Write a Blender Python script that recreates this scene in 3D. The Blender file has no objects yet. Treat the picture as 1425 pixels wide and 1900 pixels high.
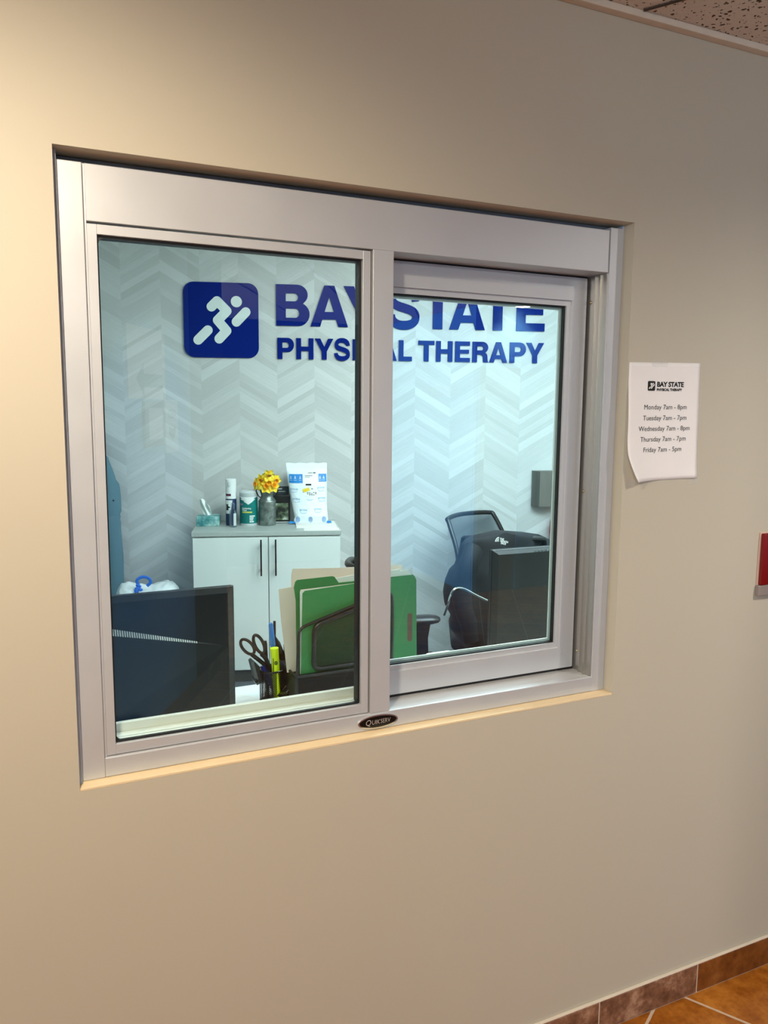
import bpy, bmesh, math, random
from mathutils import Matrix, Vector, noise
random.seed(7)
PI = math.pi
C = bpy.context.scene.collection
sc = bpy.context.scene
D = bpy.data

# ------------------------------------------------------------------ helpers
WALL_A = math.radians(17.0)                 # the office back wall is turned 17 degrees
RW = Matrix.Rotation(-WALL_A, 4, 'Z')       # (u, s, z) -> world
SB = 3.541                                  # distance s of the back wall surface
INV = {}

class MB:
    def __init__(s, xf=None):
        s.bm = bmesh.new(); s.xf = xf
    def box(s, x0, x1, y0, y1, z0, z1, bev=0.0, seg=2):
        r = bmesh.ops.create_cube(s.bm, size=1.0)
        for v in r['verts']:
            v.co = Vector(((x0+x1)/2 + v.co.x*(x1-x0), (y0+y1)/2 + v.co.y*(y1-y0), (z0+z1)/2 + v.co.z*(z1-z0)))
        if bev > 0:
            es = list({e for v in r['verts'] for e in v.link_edges})
            bmesh.ops.bevel(s.bm, geom=es, offset=bev, segments=seg, affect='EDGES', profile=0.5)
        return s
    def prism(s, pts, y0, y1, axis='y'):
        def P(a, b, c):
            return (a, c, b) if axis == 'y' else ((a, b, c) if axis == 'z' else (c, a, b))
        f = [s.bm.verts.new(P(a, b, y0)) for a, b in pts]
        g = [s.bm.verts.new(P(a, b, y1)) for a, b in pts]
        n = len(pts)
        s.bm.faces.new(f); s.bm.faces.new(g[::-1])
        for i in range(n):
            j = (i+1) % n
            s.bm.faces.new((f[j], f[i], g[i], g[j]))
        return s
    def ring(s, outer, inner, y0, y1):
        """frame between two outlines with equal point counts, in the XZ plane"""
        n = len(outer)
        A = [s.bm.verts.new((a, y0, b)) for a, b in outer]; B = [s.bm.verts.new((a, y0, b)) for a, b in inner]
        A2 = [s.bm.verts.new((a, y1, b)) for a, b in outer]; B2 = [s.bm.verts.new((a, y1, b)) for a, b in inner]
        for i in range(n):
            j = (i+1) % n
            for q in ((A[i], A[j], B[j], B[i]), (A2[j], A2[i], B2[i], B2[j]), (A[j], A[i], A2[i], A2[j]), (B[i], B[j], B2[j], B2[i])):
                s.bm.faces.new(q)
        return s
    def tube(s, pts, r, n=10, closed=False, cap=True, flat=1.0):
        pts = [Vector(p) for p in pts]
        m = len(pts); rs = r if isinstance(r, (list, tuple)) else [r]*m
        rings = []; up = None
        for i, p in enumerate(pts):
            if closed: t = (pts[(i+1) % m]-pts[(i-1) % m])
            else: t = pts[min(i+1, m-1)]-pts[max(i-1, 0)]
            t = t.normalized() if t.length > 1e-9 else Vector((0, 0, 1))
            if up is None:
                up = Vector((0, 0, 1)) if abs(t.z) < 0.9 else Vector((1, 0, 0))
            a = (up - t*up.dot(t)).normalized(); up = a
            b = t.cross(a)
            rings.append([s.bm.verts.new(p + (a*math.cos(2*PI*k/n)*rs[i] + b*math.sin(2*PI*k/n)*rs[i]*flat)) for k in range(n)])
        for i in range(m if closed else m-1):
            j = (i+1) % m
            for k in range(n):
                l = (k+1) % n
                s.bm.faces.new((rings[i][k], rings[i][l], rings[j][l], rings[j][k]))
        if not closed and cap:
            s.bm.faces.new(rings[0][::-1]); s.bm.faces.new(rings[-1])
        return s
    def lathe(s, prof, c=(0, 0, 0), n=36):
        rings = []
        for r, z in prof:
            if r < 1e-6: rings.append([s.bm.verts.new((c[0], c[1], c[2]+z))])
            else: rings.append([s.bm.verts.new((c[0]+r*math.cos(2*PI*k/n), c[1]+r*math.sin(2*PI*k/n), c[2]+z)) for k in range(n)])
        for a, b in zip(rings, rings[1:]):
            for k in range(n):
                l = (k+1) % n
                if len(a) == 1 and len(b) == 1: continue
                if len(a) == 1: s.bm.faces.new((a[0], b[l], b[k]))
                elif len(b) == 1: s.bm.faces.new((a[k], a[l], b[0]))
                else: s.bm.faces.new((a[k], a[l], b[l], b[k]))
        return s
    def sphere(s, c, r, sc_=(1, 1, 1), u=20, v=12):
        q = bmesh.ops.create_uvsphere(s.bm, u_segments=u, v_segments=v, radius=r)
        for w in q['verts']:
            w.co = Vector((c[0]+w.co.x*sc_[0], c[1]+w.co.y*sc_[1], c[2]+w.co.z*sc_[2]))
        return s
    def loft(s, rings, cap=True, closed=True):
        R = [[s.bm.verts.new(p) for p in r] for r in rings]
        n = len(R[0])
        for a, b in zip(R, R[1:]):
            for k in range(n if closed else n-1):
                l = (k+1) % n
                s.bm.faces.new((a[k], a[l], b[l], b[k]))
        if cap and closed:
            s.bm.faces.new(R[0][::-1]); s.bm.faces.new(R[-1])
        return s
    def grid(s, fn, nu, nv):
        V = [[s.bm.verts.new(fn(i/nu, j/nv)) for j in range(nv+1)] for i in range(nu+1)]
        for i in range(nu):
            for j in range(nv):
                s.bm.faces.new((V[i][j], V[i+1][j], V[i+1][j+1], V[i][j+1]))
        return s
    def mesh(s, me, xf):
        """append another mesh through a transform"""
        vs = [s.bm.verts.new(xf(v.co) if callable(xf) else xf @ v.co) for v in me.vertices]
        for p in me.polygons:
            try: s.bm.faces.new([vs[i] for i in p.vertices])
            except ValueError: pass
        return s
    def build(s, name, mat, parent=None, smooth=False, angle=35):
        bm = s.bm
        if s.xf is not None:
            bmesh.ops.transform(bm, matrix=s.xf, verts=bm.verts[:])
        if parent is not None:
            bmesh.ops.transform(bm, matrix=INV[parent.name], verts=bm.verts[:])
        bmesh.ops.recalc_face_normals(bm, faces=bm.faces[:])
        me = D.meshes.new(name); bm.to_mesh(me); bm.free()
        if smooth:
            me.polygons.foreach_set('use_smooth', [True]*len(me.polygons))
            me.set_sharp_from_angle(angle=math.radians(angle))
        o = D.objects.new(name, me); C.objects.link(o)
        if mat: me.materials.append(mat)
        if parent is not None:
            o.parent = parent; INV[o.name] = INV[parent.name]
        return o

def tag(o, label=None, cat=None, group=None, kind=None):
    if label: o['label'] = label
    if cat: o['category'] = cat
    if group: o['group'] = group
    if kind: o['kind'] = kind
    return o
def thing(name, loc, label=None, cat=None, rz=0.0, group=None, kind=None, wall=False):
    o = D.objects.new(name, None); C.objects.link(o)
    o.empty_display_size = 0.05
    M = Matrix.Translation(Vector(loc)) @ Matrix.Rotation(rz, 4, 'Z')
    if wall: M = RW @ M
    o.location = M.to_translation(); o.rotation_euler = (0, 0, rz - (WALL_A if wall else 0))
    INV[o.name] = M.inverted()
    return tag(o, label, cat, group, kind)

def rrect(x0, x1, z0, z1, r, n=6):
    p = []
    for cx, cz, a0 in ((x1-r, z1-r, 0), (x0+r, z1-r, PI/2), (x0+r, z0+r, PI), (x1-r, z0+r, 1.5*PI)):
        for k in range(n+1):
            a = a0 + PI/2*k/n
            p.append((cx+r*math.cos(a), cz+r*math.sin(a)))
    return p
def spline(pts, n=8, closed=False):
    P = [Vector(p) for p in pts]; out = []; m = len(P)
    for i in range(m if closed else m-1):
        g = (lambda k: P[k % m]) if closed else (lambda k: P[max(0, min(m-1, k))])
        a, b, c, d = g(i-1), g(i), g(i+1), g(i+2)
        for k in range(n):
            t = k/n
            out.append(0.5*((2*b)+(c-a)*t+(2*a-5*b+4*c-d)*t*t+(3*b-3*c+d-a)*t**3))
    if not closed: out.append(P[-1])
    return out
def round_poly(pts, r, n=5):
    out = []; m = len(pts)
    for i in range(m):
        p, a, c = Vector(pts[i]), Vector(pts[i-1]), Vector(pts[(i+1) % m])
        d = min(r, (a-p).length*0.45, (c-p).length*0.45)
        q0, q1 = p+(a-p).normalized()*d, p+(c-p).normalized()*d
        for k in range(n+1):
            t = k/n; out.append(tuple(q0*(1-t)**2+p*2*t*(1-t)+q1*t*t))
    return out
def lerp_tab(tab, x):
    for (a, p), (b, q) in zip(tab, tab[1:]):
        if x <= b:
            t = max(0, min(1, (x-a)/(b-a))); return p+(q-p)*t
    return tab[-1][1]

# ------------------------------------------------------------------ materials
def srgb(r, g, b):
    f = lambda c: (c/12.92 if c <= 0.04045 else ((c+0.055)/1.055)**2.4)
    return (f(r/255), f(g/255), f(b/255), 1.0)
class NT:
    def __init__(s, name):
        s.m = D.materials.new(name); s.m.use_nodes = True
        s.t = s.m.node_tree; s.t.nodes.clear()
        s.out = s.t.nodes.new('ShaderNodeOutputMaterial')
    def n(s, typ, **k):
        q = s.t.nodes.new(typ)
        for a, b in k.items(): setattr(q, a, b)
        return q
    def l(s, a, b): s.t.links.new(a, b)
    def put(s, sock, v):
        if isinstance(v, bpy.types.NodeSocket): s.l(v, sock)
        else: sock.default_value = v
    def math(s, op, a, b=0.0, c=None):
        q = s.n('ShaderNodeMath', operation=op)
        s.put(q.inputs[0], a); s.put(q.inputs[1], b)
        if c is not None: s.put(q.inputs[2], c)
        return q.outputs[0]
    def mix(s, f, a, b, blend='MIX'):
        q = s.n('ShaderNodeMix', data_type='RGBA', blend_type=blend)
        s.put(q.inputs[0], f); s.put(q.inputs[6], a); s.put(q.inputs[7], b)
        return q.outputs[2]
    def ramp(s, f, stops):
        q = s.n('ShaderNodeValToRGB'); e = q.color_ramp.elements
        while len(e) < len(stops): e.new(0.5)
        for x, (p, c) in zip(e, stops): x.position = p; x.color = c
        s.put(q.inputs[0], f); return q.outputs[0]
    def noise(s, vec, scale, detail=3, rough=0.5, dim='3D'):
        q = s.n('ShaderNodeTexNoise', noise_dimensions=dim)
        s.put(q.inputs['Vector'], vec); q.inputs['Scale'].default_value = scale
        q.inputs['Detail'].default_value = detail; q.inputs['Roughness'].default_value = rough
        return q.outputs['Fac']
    def obj(s):
        return s.n('ShaderNodeTexCoord').outputs['Object']
    def sep(s, v):
        q = s.n('ShaderNodeSeparateXYZ'); s.put(q.inputs[0], v); return q.outputs
    def comb(s, x, y, z=0.0):
        q = s.n('ShaderNodeCombineXYZ'); s.put(q.inputs[0], x); s.put(q.inputs[1], y); s.put(q.inputs[2], z); return q.outputs[0]
    def bsdf(s, col, rough=0.5, metal=0.0, spec=0.5, bump=None, bstr=0.2, bdist=0.001, **kw):
        p = s.n('ShaderNodeBsdfPrincipled')
        s.put(p.inputs['Base Color'], col); s.put(p.inputs['Roughness'], rough); s.put(p.inputs['Metallic'], metal)
        p.inputs['Specular IOR Level'].default_value = spec
        for a, b in kw.items(): s.put(p.inputs[a], b)
        if bump is not None:
            q = s.n('ShaderNodeBump'); q.inputs['Strength'].default_value = bstr; q.inputs['Distance'].default_value = bdist
            s.put(q.inputs['Height'], bump); s.l(q.outputs[0], p.inputs['Normal'])
        s.l(p.outputs[0], s.out.inputs[0]); s.p = p
        return s.m

def simple(name, rgb, rough=0.5, metal=0.0, spec=0.5, var=0.06, scale=30, bstr=0.0, bscale=200, **kw):
    t = NT(name); v = t.obj(); c = srgb(*rgb)
    f = t.noise(v, scale, 3)
    dk = tuple(x*(1-var) for x in c[:3])+(1,); lt = tuple(min(1, x*(1+var)) for x in c[:3])+(1,)
    col = t.mix(f, dk, lt)
    b = t.noise(v, bscale, 2) if bstr > 0 else None
    return t.bsdf(col, rough, metal, spec, bump=b, bstr=bstr, **kw)
def emit(name, rgb, strength):
    t = NT(name); e = t.n('ShaderNodeEmission'); e.inputs[0].default_value = srgb(*rgb); e.inputs[1].default_value = strength
    t.l(e.outputs[0], t.out.inputs[0]); return t.m

def m_paint(name, rgb, rough=0.55):
    t = NT(name); v = t.obj(); c = srgb(*rgb)
    a = t.noise(v, 2.2, 4); b = t.noise(v, 420, 3, 0.6)
    col = t.mix(a, tuple(x*0.97 for x in c[:3])+(1,), tuple(x*1.02 for x in c[:3])+(1,))
    return t.bsdf(col, rough, bump=b, bstr=0.12, bdist=0.0006, spec=0.35)
def m_alu(name, val=0.57, rough=0.38, tint=(0.985, 1.0, 1.015), metal=0.35):
    t = NT(name); v = t.obj()
    q = t.n('ShaderNodeMapping'); t.l(v, q.inputs[0]); q.inputs['Scale'].default_value = (3, 60, 3)
    a = t.noise(v, 260, 2); b = t.noise(v, 9, 4)
    col = t.mix(b, (val*.94*tint[0], val*.94*tint[1], val*.94*tint[2], 1), (val*1.04*tint[0], val*1.04*tint[1], val*1.04*tint[2], 1))
    r = t.math('MULTIPLY_ADD', b, 0.14, rough-0.07)
    return t.bsdf(col, r, metal=metal, bump=a, bstr=0.06, bdist=0.0003)
def m_glass(name, tint, f0=0.04):
    t = NT(name)
    lw = t.n('ShaderNodeLayerWeight'); lw.inputs[0].default_value = 0.5
    w = t.math('POWER', lw.outputs['Facing'], 5.0)
    fac = t.math('MULTIPLY_ADD', w, 1-f0, f0)
    tr = t.n('ShaderNodeBsdfTransparent'); tr.inputs[0].default_value = tint
    gl = t.n('ShaderNodeBsdfGlossy'); gl.inputs['Roughness'].default_value = 0.0; gl.inputs[0].default_value = (1, 1, 1, 1)
    mx = t.n('ShaderNodeMixShader'); t.l(fac, mx.inputs[0]); t.l(tr.outputs[0], mx.inputs[1]); t.l(gl.outputs[0], mx.inputs[2])
    t.l(mx.outputs[0], t.out.inputs[0]); return t.m
def m_mesh(name, rgb, pitch=0.003, hole=0.55, rough=0.4, metal=0.3, axes=('x', 'z')):
    """woven or expanded mesh: diagonal holes cut with transparency"""
    t = NT(name); s_ = t.sep(t.obj()); ix = {'x': 0, 'y': 1, 'z': 2}
    if axes[0] == 'cyl': a, b = t.math('MULTIPLY', t.math('ARCTAN2', s_[1], s_[0]), axes[1]), s_[2]
    else: a, b = s_[ix[axes[0]]], s_[ix[axes[1]]]
    p = t.math('MULTIPLY', t.math('ADD', a, b), PI/pitch); q = t.math('MULTIPLY', t.math('SUBTRACT', a, b), PI/pitch)
    h = t.math('MULTIPLY', t.math('ABSOLUTE', t.math('SINE', p)), t.math('ABSOLUTE', t.math('SINE', q)))
    f = t.math('GREATER_THAN', h, 1-hole if hole < 1 else 0)
    t.bsdf(srgb(*rgb), rough, metal)
    tr = t.n('ShaderNodeBsdfTransparent'); mx = t.n('ShaderNodeMixShader')
    t.l(f, mx.inputs[0]); t.l(t.p.outputs[0], mx.inputs[1]); t.l(tr.outputs[0], mx.inputs[2]); t.l(mx.outputs[0], t.out.inputs[0])
    return t.m

M = {}
M['tan'] = m_paint('tan_paint', (190, 182, 163))
M['office_paint'] = m_paint('office_paint', (205, 212, 210))
M['daylit_wall'] = m_paint('daylight_tinted_wall', (96, 156, 204))  # cool daylight on the far lobby walls is put into this colour
M['brown_paint'] = m_paint('brown_paint', (15, 13, 12))
M['alu'] = m_alu('brushed_aluminium')
M['alu_lit'] = m_alu('lit_aluminium', 0.74, 0.35, tint=(1.08, 1.0, 0.88), metal=0.15)  # lighter copy of the frame metal, warm light put into its tint
M['black_rubber'] = simple('black_rubber', (10, 10, 11), 0.5)
M['caulk'] = simple('grey_caulk', (186, 196, 208), 0.5)
M['glass'] = m_glass('window_glass', (0.87, 0.935, 0.93, 1), 0.046)
M['glass2'] = m_glass('sash_glass', (0.83, 0.935, 0.95, 1), 0.055)
M['screw'] = simple('screw_steel', (190, 175, 140), 0.25, 1.0)
M['black_gloss'] = simple('black_gloss', (12, 10, 9), 0.12, var=0.02)
M['chrome'] = simple('chrome', (215, 215, 215), 0.12, 1.0, var=0.02)
M['silver_ink'] = simple('silver_lettering', (190, 180, 172), 0.3, 0.4)
M['paper'] = simple('white_paper', (236, 231, 226), 0.75, var=0.02, bstr=0.05)
M['ink'] = simple('black_ink', (18, 17, 17), 0.7)
def m_tape():
    t = NT('clear_tape'); d = t.n('ShaderNodeBsdfDiffuse'); d.inputs[0].default_value = (0.8, 0.8, 0.78, 1)
    tr = t.n('ShaderNodeBsdfTransparent'); mx = t.n('ShaderNodeMixShader'); mx.inputs[0].default_value = 0.09
    t.l(tr.outputs[0], mx.inputs[1]); t.l(d.outputs[0], mx.inputs[2]); t.l(mx.outputs[0], t.out.inputs[0]); return t.m
M['tape'] = m_tape()
M['red'] = simple('red_enamel', (120, 2, 6), 0.4)
M['grey_plastic'] = simple('grey_plastic', (140, 128, 120), 0.55)
M['wood'] = None
def m_wood(name, a, b):
    t = NT(name); v = t.obj()
    q = t.n('ShaderNodeMapping'); t.l(v, q.inputs[0]); q.inputs['Scale'].default_value = (2.5, 30, 30)
    f = t.noise(q.outputs[0], 6, 5, 0.6)
    return t.bsdf(t.mix(f, srgb(*a), srgb(*b)), 0.55, bump=f, bstr=0.1)
M['wood'] = m_wood('raw_pine', (212, 188, 146), (236, 214, 176))
def m_chevron():
    t = NT('chevron_wallcovering'); v = t.obj(); x, y, z = t.sep(v)
    P = 0.2265
    seam = t.math('GREATER_THAN', x, 0.955)
    u0 = t.math('MULTIPLY_ADD', seam, 1.533, -0.302)      # a new drop starts at the seam
    d = t.math('SUBTRACT', x, u0)
    tri = t.math('PINGPONG', d, P)
    zz = t.math('MULTIPLY_ADD', tri, math.tan(math.radians(31)), z)
    col = t.math('FLOOR', t.math('DIVIDE', d, P))
    colz = t.math('MULTIPLY', t.math('FLOOR', t.math('DIVIDE', d, 2*P)), 0.31)
    h = 0.088
    zs = t.math('DIVIDE', t.math('ADD', zz, colz), h)
    row = t.math('FLOOR', zs); fr = t.math('FRACT', zs)
    wn = t.n('ShaderNodeTexWhiteNoise', noise_dimensions='3D'); t.l(t.comb(t.math('MULTIPLY', col, 1.7), row, seam), wn.inputs[0])
    thr = t.math('MULTIPLY_ADD', wn.outputs['Value'], 0.5, 0.28)
    sub = t.math('GREATER_THAN', fr, thr)
    wn2 = t.n('ShaderNodeTexWhiteNoise', noise_dimensions='3D'); t.l(t.comb(col, t.math('ADD', row, t.math('MULTIPLY', sub, 0.41)), 3.0), wn2.inputs[0])
    streak = t.noise(t.comb(t.math('MULTIPLY', tri, 6.0), t.math('MULTIPLY', zz, 120.0), col), 1.0, 5, 0.7)
    fine = t.noise(t.comb(t.math('MULTIPLY', tri, 25.0), t.math('MULTIPLY', zz, 420.0), col), 1.0, 2, 0.6)
    k = t.math('MULTIPLY_ADD', wn2.outputs['Value'], 0.50, t.math('MULTIPLY_ADD', streak, 0.75, t.math('MULTIPLY', fine, 0.30)))
    c = t.ramp(k, [(0.30, srgb(186, 186, 184)), (0.70, srgb(198, 199, 198)), (1.0, srgb(212, 214, 213))])
    t.bsdf(c, 0.5, bump=k, bstr=0.08, bdist=0.001); return t.m
M['chevron'] = m_chevron()
def m_floor():
    t = NT('terracotta_floor_tiles'); v = t.obj(); x, y, z = t.sep(v)
    c30, s30 = math.cos(math.radians(30)), 0.5
    T = 0.305
    p = t.math('ADD', t.math('MULTIPLY', x, c30), t.math('MULTIPLY', y, s30))
    q = t.math('SUBTRACT', t.math('MULTIPLY', x, s30), t.math('MULTIPLY', y, c30))
    a = t.math('DIVIDE', t.math('SUBTRACT', p, 1.305), T); b = t.math('DIVIDE', t.math('SUBTRACT', q, 0.706), T)
    da = t.math('ABSOLUTE', t.math('SUBTRACT', t.math('FRACT', t.math('ADD', a, 0.5)), 0.5))
    db = t.math('ABSOLUTE', t.math('SUBTRACT', t.math('FRACT', t.math('ADD', b, 0.5)), 0.5))
    wob = t.math('MULTIPLY', t.math('SUBTRACT', t.noise(v, 60, 2), 0.5), 0.006)
    m = t.math('ADD', t.math('MINIMUM', da, db), wob)
    g = t.math('LESS_THAN', m, 0.0125)
    wn = t.n('ShaderNodeTexWhiteNoise', noise_dimensions='2D'); t.l(t.comb(t.math('FLOOR', a), t.math('FLOOR', b)), wn.inputs[0])
    n1 = t.noise(v, 7, 6, 0.65); n2 = t.noise(v, 28, 5, 0.7)
    k = t.math('ADD', t.math('MULTIPLY', n1, 0.75), t.math('MULTIPLY_ADD', n2, 0.35, t.math('MULTIPLY', wn.outputs['Value'], 0.12)))
    c = t.ramp(k, [(0.42, srgb(104, 54, 12)), (0.58, srgb(152, 86, 20)), (0.78, srgb(188, 120, 44))])
    col = t.mix(g, c, srgb(196, 172, 148))
    hgt = t.math('SMOOTH_MIN', m, 0.03, 0.02)
    r = t.math('MULTIPLY_ADD', g, 0.4, 0.32)
    return t.bsdf(col, r, bump=t.math('ADD', t.math('MULTIPLY', hgt, 20), t.math('MULTIPLY', n2, 0.4)), bstr=0.3, bdist=0.004)
M['floor'] = m_floor()
def m_basetile():
    t = NT('brown_stone_base_tiles'); v = t.obj(); x, y, z = t.sep(v)
    idx = t.math('FLOOR', t.math('DIVIDE', t.math('SUBTRACT', x, 1.213), 0.339))
    wn = t.n('ShaderNodeTexWhiteNoise', noise_dimensions='1D'); t.l(idx, wn.inputs['W'])
    n1 = t.noise(v, 14, 7, 0.7); n2 = t.noise(v, 60, 4, 0.7)
    k = t.math('ADD', t.math('MULTIPLY', n1, 0.8), t.math('MULTIPLY', n2, 0.25))
    a = t.ramp(k, [(0.40, srgb(92, 60, 42)), (0.53, srgb(132, 92, 68)), (0.66, srgb(182, 144, 114))])
    b = t.ramp(k, [(0.38, srgb(92, 46, 16)), (0.55, srgb(124, 70, 26)), (0.78, srgb(160, 104, 52))])
    col = t.mix(t.math('COMPARE', t.math('FLOORED_MODULO', idx, 3.0), 1.0, 0.1), a, b)
    return t.bsdf(col, 0.38, bump=n2, bstr=0.15, bdist=0.003)
M['basetile'] = m_basetile()
M['grout'] = simple('pale_grout', (206, 186, 162), 0.8, bstr=0.3)
def m_ceiling():
    t = NT('acoustic_ceiling_tiles'); v = t.obj(); x, y, z = t.sep(v)
    c30, s30 = math.cos(math.radians(30)), 0.5
    p = t.math('ADD', t.math('MULTIPLY', x, c30), t.math('MULTIPLY', y, s30))
    q = t.math('SUBTRACT', t.math('MULTIPLY', x, s30), t.math('MULTIPLY', y, c30))
    wv = t.comb(t.math('MULTIPLY', p, 1.0), t.math('MULTIPLY', q, 1.0), 0.0)
    vo = t.n('ShaderNodeTexVoronoi', voronoi_dimensions='2D'); vo.inputs['Scale'].default_value = 70; 
    wob = t.n('ShaderNodeTexNoise'); wob.inputs['Scale'].default_value = 90; t.l(wv, wob.inputs[0])
    vm = t.n('ShaderNodeVectorMath', operation='MULTIPLY_ADD'); t.l(wob.outputs['Color'], vm.inputs[0]); vm.inputs[1].default_value = (0.016, 0.016, 0); t.l(wv, vm.inputs[2])
    t.l(vm.outputs[0], vo.inputs[0])
    sz = t.n('ShaderNodeTexWhiteNoise', noise_dimensions='3D'); t.l(vo.outputs['Color'], sz.inputs[0])
    hole = t.math('LESS_THAN', vo.outputs['Distance'], t.math('MULTIPLY_ADD', t.math('POWER', sz.outputs['Value'], 1.5), 0.24, 0.05))
    n = t.noise(v, 160, 3)
    base = t.mix(n, srgb(206, 196, 184), srgb(222, 212, 200))
    col = t.mix(hole, base, srgb(84, 72, 62))
    return t.bsdf(col, 0.9, bump=t.math('SUBTRACT', n, t.math('MULTIPLY', hole, 2.0)), bstr=0.4, bdist=0.003, spec=0.1)
M['ceiling'] = m_ceiling()
M['cream'] = simple('cream_trim_paint', (214, 202, 184), 0.55)
M['carpet'] = simple('grey_office_floor', (92, 98, 104), 0.8, var=0.12, scale=120, bstr=0.2)
M['blue_sign'] = simple('royal_blue_acrylic', (0, 30, 118), 0.6, spec=0.06, var=0.02)
M['white_acrylic'] = simple('white_acrylic', (226, 234, 232), 0.35, var=0.01)
M['cab_white'] = simple('white_laminate', (226, 232, 230), 0.38, var=0.01)
M['counter'] = simple('pale_grey_laminate', (176, 182, 178), 0.35, var=0.03)
M['dark_metal'] = simple('dark_grey_metal', (38, 36, 36), 0.35, 0.6)
M['kick'] = simple('grey_toe_kick', (112, 116, 116), 0.6)
M['desk'] = simple('white_desk_laminate', (232, 236, 236), 0.4, var=0.01)
M['mon'] = simple('black_monitor_plastic', (7, 7, 8), 0.42, var=0.05)
M['mon_glint_marks'] = simple('grey_edge_glint_and_marks', (96, 100, 104), 0.3)
M['vent'] = simple('pale_vent_plastic', (214, 220, 222), 0.5)
M['black_plastic'] = simple('black_plastic', (17, 16, 16), 0.38)
M['black_fabric'] = simple('black_fabric', (20, 20, 23), 0.85, var=0.15, scale=300, bstr=0.2)
M['black_jacket'] = simple('black_fleece', (15, 18, 24), 0.8, var=0.25, scale=14, bstr=0.25)
M['teal_coat'] = simple('teal_coat_cloth', (84, 116, 128), 0.8, var=0.12, scale=60, bstr=0.2)
M['teal_dark'] = simple('dark_teal_lining', (38, 56, 64), 0.85, var=0.1)
M['green'] = simple('green_pressboard', (48, 120, 62), 0.6, var=0.05, scale=12)
M['manila'] = simple('cream_folder_card', (222, 204, 188), 0.7, var=0.03, scale=12)
M['brown'] = simple('brown_leatherette', (96, 60, 40), 0.6)
M['chair_mesh'] = m_mesh('grey_chair_mesh', (70, 80, 88), 0.0042, 0.45, 0.7, 0.0, ('y', 'z'))
M['cup_mesh'] = m_mesh('black_wire_mesh_round', (8, 8, 9), 0.00565, 0.46, 0.4, 0.3, ('cyl', 0.036))
M['wire_mesh'] = m_mesh('black_wire_mesh', (8, 8, 9), 0.0048, 0.48, 0.4, 0.3, ('x', 'z'))
M['tissue_teal'] = None
def m_clouds(name, a, b, c, sc_):
    t = NT(name); f = t.noise(t.obj(), sc_, 5, 0.6)
    return t.bsdf(t.ramp(f, [(0.40, srgb(*a)), (0.52, srgb(*b)), (0.66, srgb(*c))]), 0.5)
M['tissue_box'] = m_clouds('teal_marbled_card', (46, 120, 126), (112, 168, 168), (190, 212, 208), 18)
M['tissue'] = simple('white_tissue', (240, 244, 243), 0.8, var=0.01)
M['teal'] = simple('teal_label', (2, 116, 112), 0.35, var=0.04)
M['wh_plastic'] = simple('white_plastic', (232, 236, 236), 0.35, var=0.01)
M['grey_lid'] = simple('pale_grey_lid', (196, 204, 206), 0.35, var=0.01)
M['yellow_label'] = simple('yellow_label', (206, 206, 90), 0.5)
M['navy_label'] = simple('navy_label', (30, 50, 92), 0.4, var=0.1)
M['maroon_label'] = simple('maroon_label', (92, 34, 62), 0.4)
def m_clear(name):
    t = NT(name); lw = t.n('ShaderNodeLayerWeight'); lw.inputs[0].default_value = 0.35
    tr = t.n('ShaderNodeBsdfTransparent'); tr.inputs[0].default_value = (0.78, 0.87, 0.90, 1)
    gl = t.n('ShaderNodeBsdfGlossy'); gl.inputs['Roughness'].default_value = 0.08
    mx = t.n('ShaderNodeMixShader'); t.l(t.math('MULTIPLY_ADD', lw.outputs['Facing'], 0.55, 0.06), mx.inputs[0]); t.l(tr.outputs[0], mx.inputs[1]); t.l(gl.outputs[0], mx.inputs[2])
    t.l(mx.outputs[0], t.out.inputs[0]); return t.m
M['clear'] = m_clear('clear_plastic')
def m_galv():
    t = NT('galvanised_steel'); v = t.obj()
    vo = t.n('ShaderNodeTexVoronoi'); vo.inputs['Scale'].default_value = 60; t.l(v, vo.inputs[0])
    k = t.math('ADD', t.math('MULTIPLY', t.sep(vo.outputs['Color'])[0], 0.35), t.noise(v, 30, 4))
    return t.bsdf(t.ramp(k, [(0.3, srgb(92, 100, 98)), (0.95, srgb(156, 164, 160))]), 0.42, 0.8)
M['galv'] = m_galv()
M['petal'] = m_clouds('yellow_petals', (250, 200, 20), (248, 222, 50), (250, 238, 110), 40)
M['trumpet'] = m_clouds('orange_trumpet', (240, 140, 8), (248, 168, 12), (252, 190, 30), 60)
M['stem'] = simple('green_stem', (92, 120, 40), 0.6)
M['mailer'] = simple('white_padded_mailer', (232, 242, 248), 0.45, var=0.02, scale=40, bstr=0.3, bscale=90)
M['mail_blue'] = simple('bright_blue_print', (24, 130, 206), 0.45)
M['pale_blue'] = simple('pale_blue_print', (112, 170, 206), 0.5)
M['yellow'] = simple('yellow_sticker', (236, 204, 30), 0.5)
M['dark_card'] = simple('dark_card', (52, 60, 66), 0.5)
M['leaf_pic'] = m_clouds('leaf_picture', (20, 26, 22), (96, 112, 84), (206, 212, 200), 16)
M['bag_white'] = simple('white_bin_liner', (232, 238, 240), 0.4, var=0.03)
M['bag_blue'] = simple('blue_drawstring', (26, 104, 214), 0.4)
M['bin'] = simple('grey_bin', (84, 88, 92), 0.5)
M['yellow_hl'] = simple('fluorescent_yellow_plastic', (214, 234, 0), 0.35, var=0.02)
M['blue_pen'] = simple('blue_translucent_plastic', (62, 130, 206), 0.25, var=0.05)
M['blue_ink'] = simple('dark_blue_plastic', (16, 30, 120), 0.3)
M['orange_wood'] = simple('orange_brown_wood', (168, 88, 36), 0.5)
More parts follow.
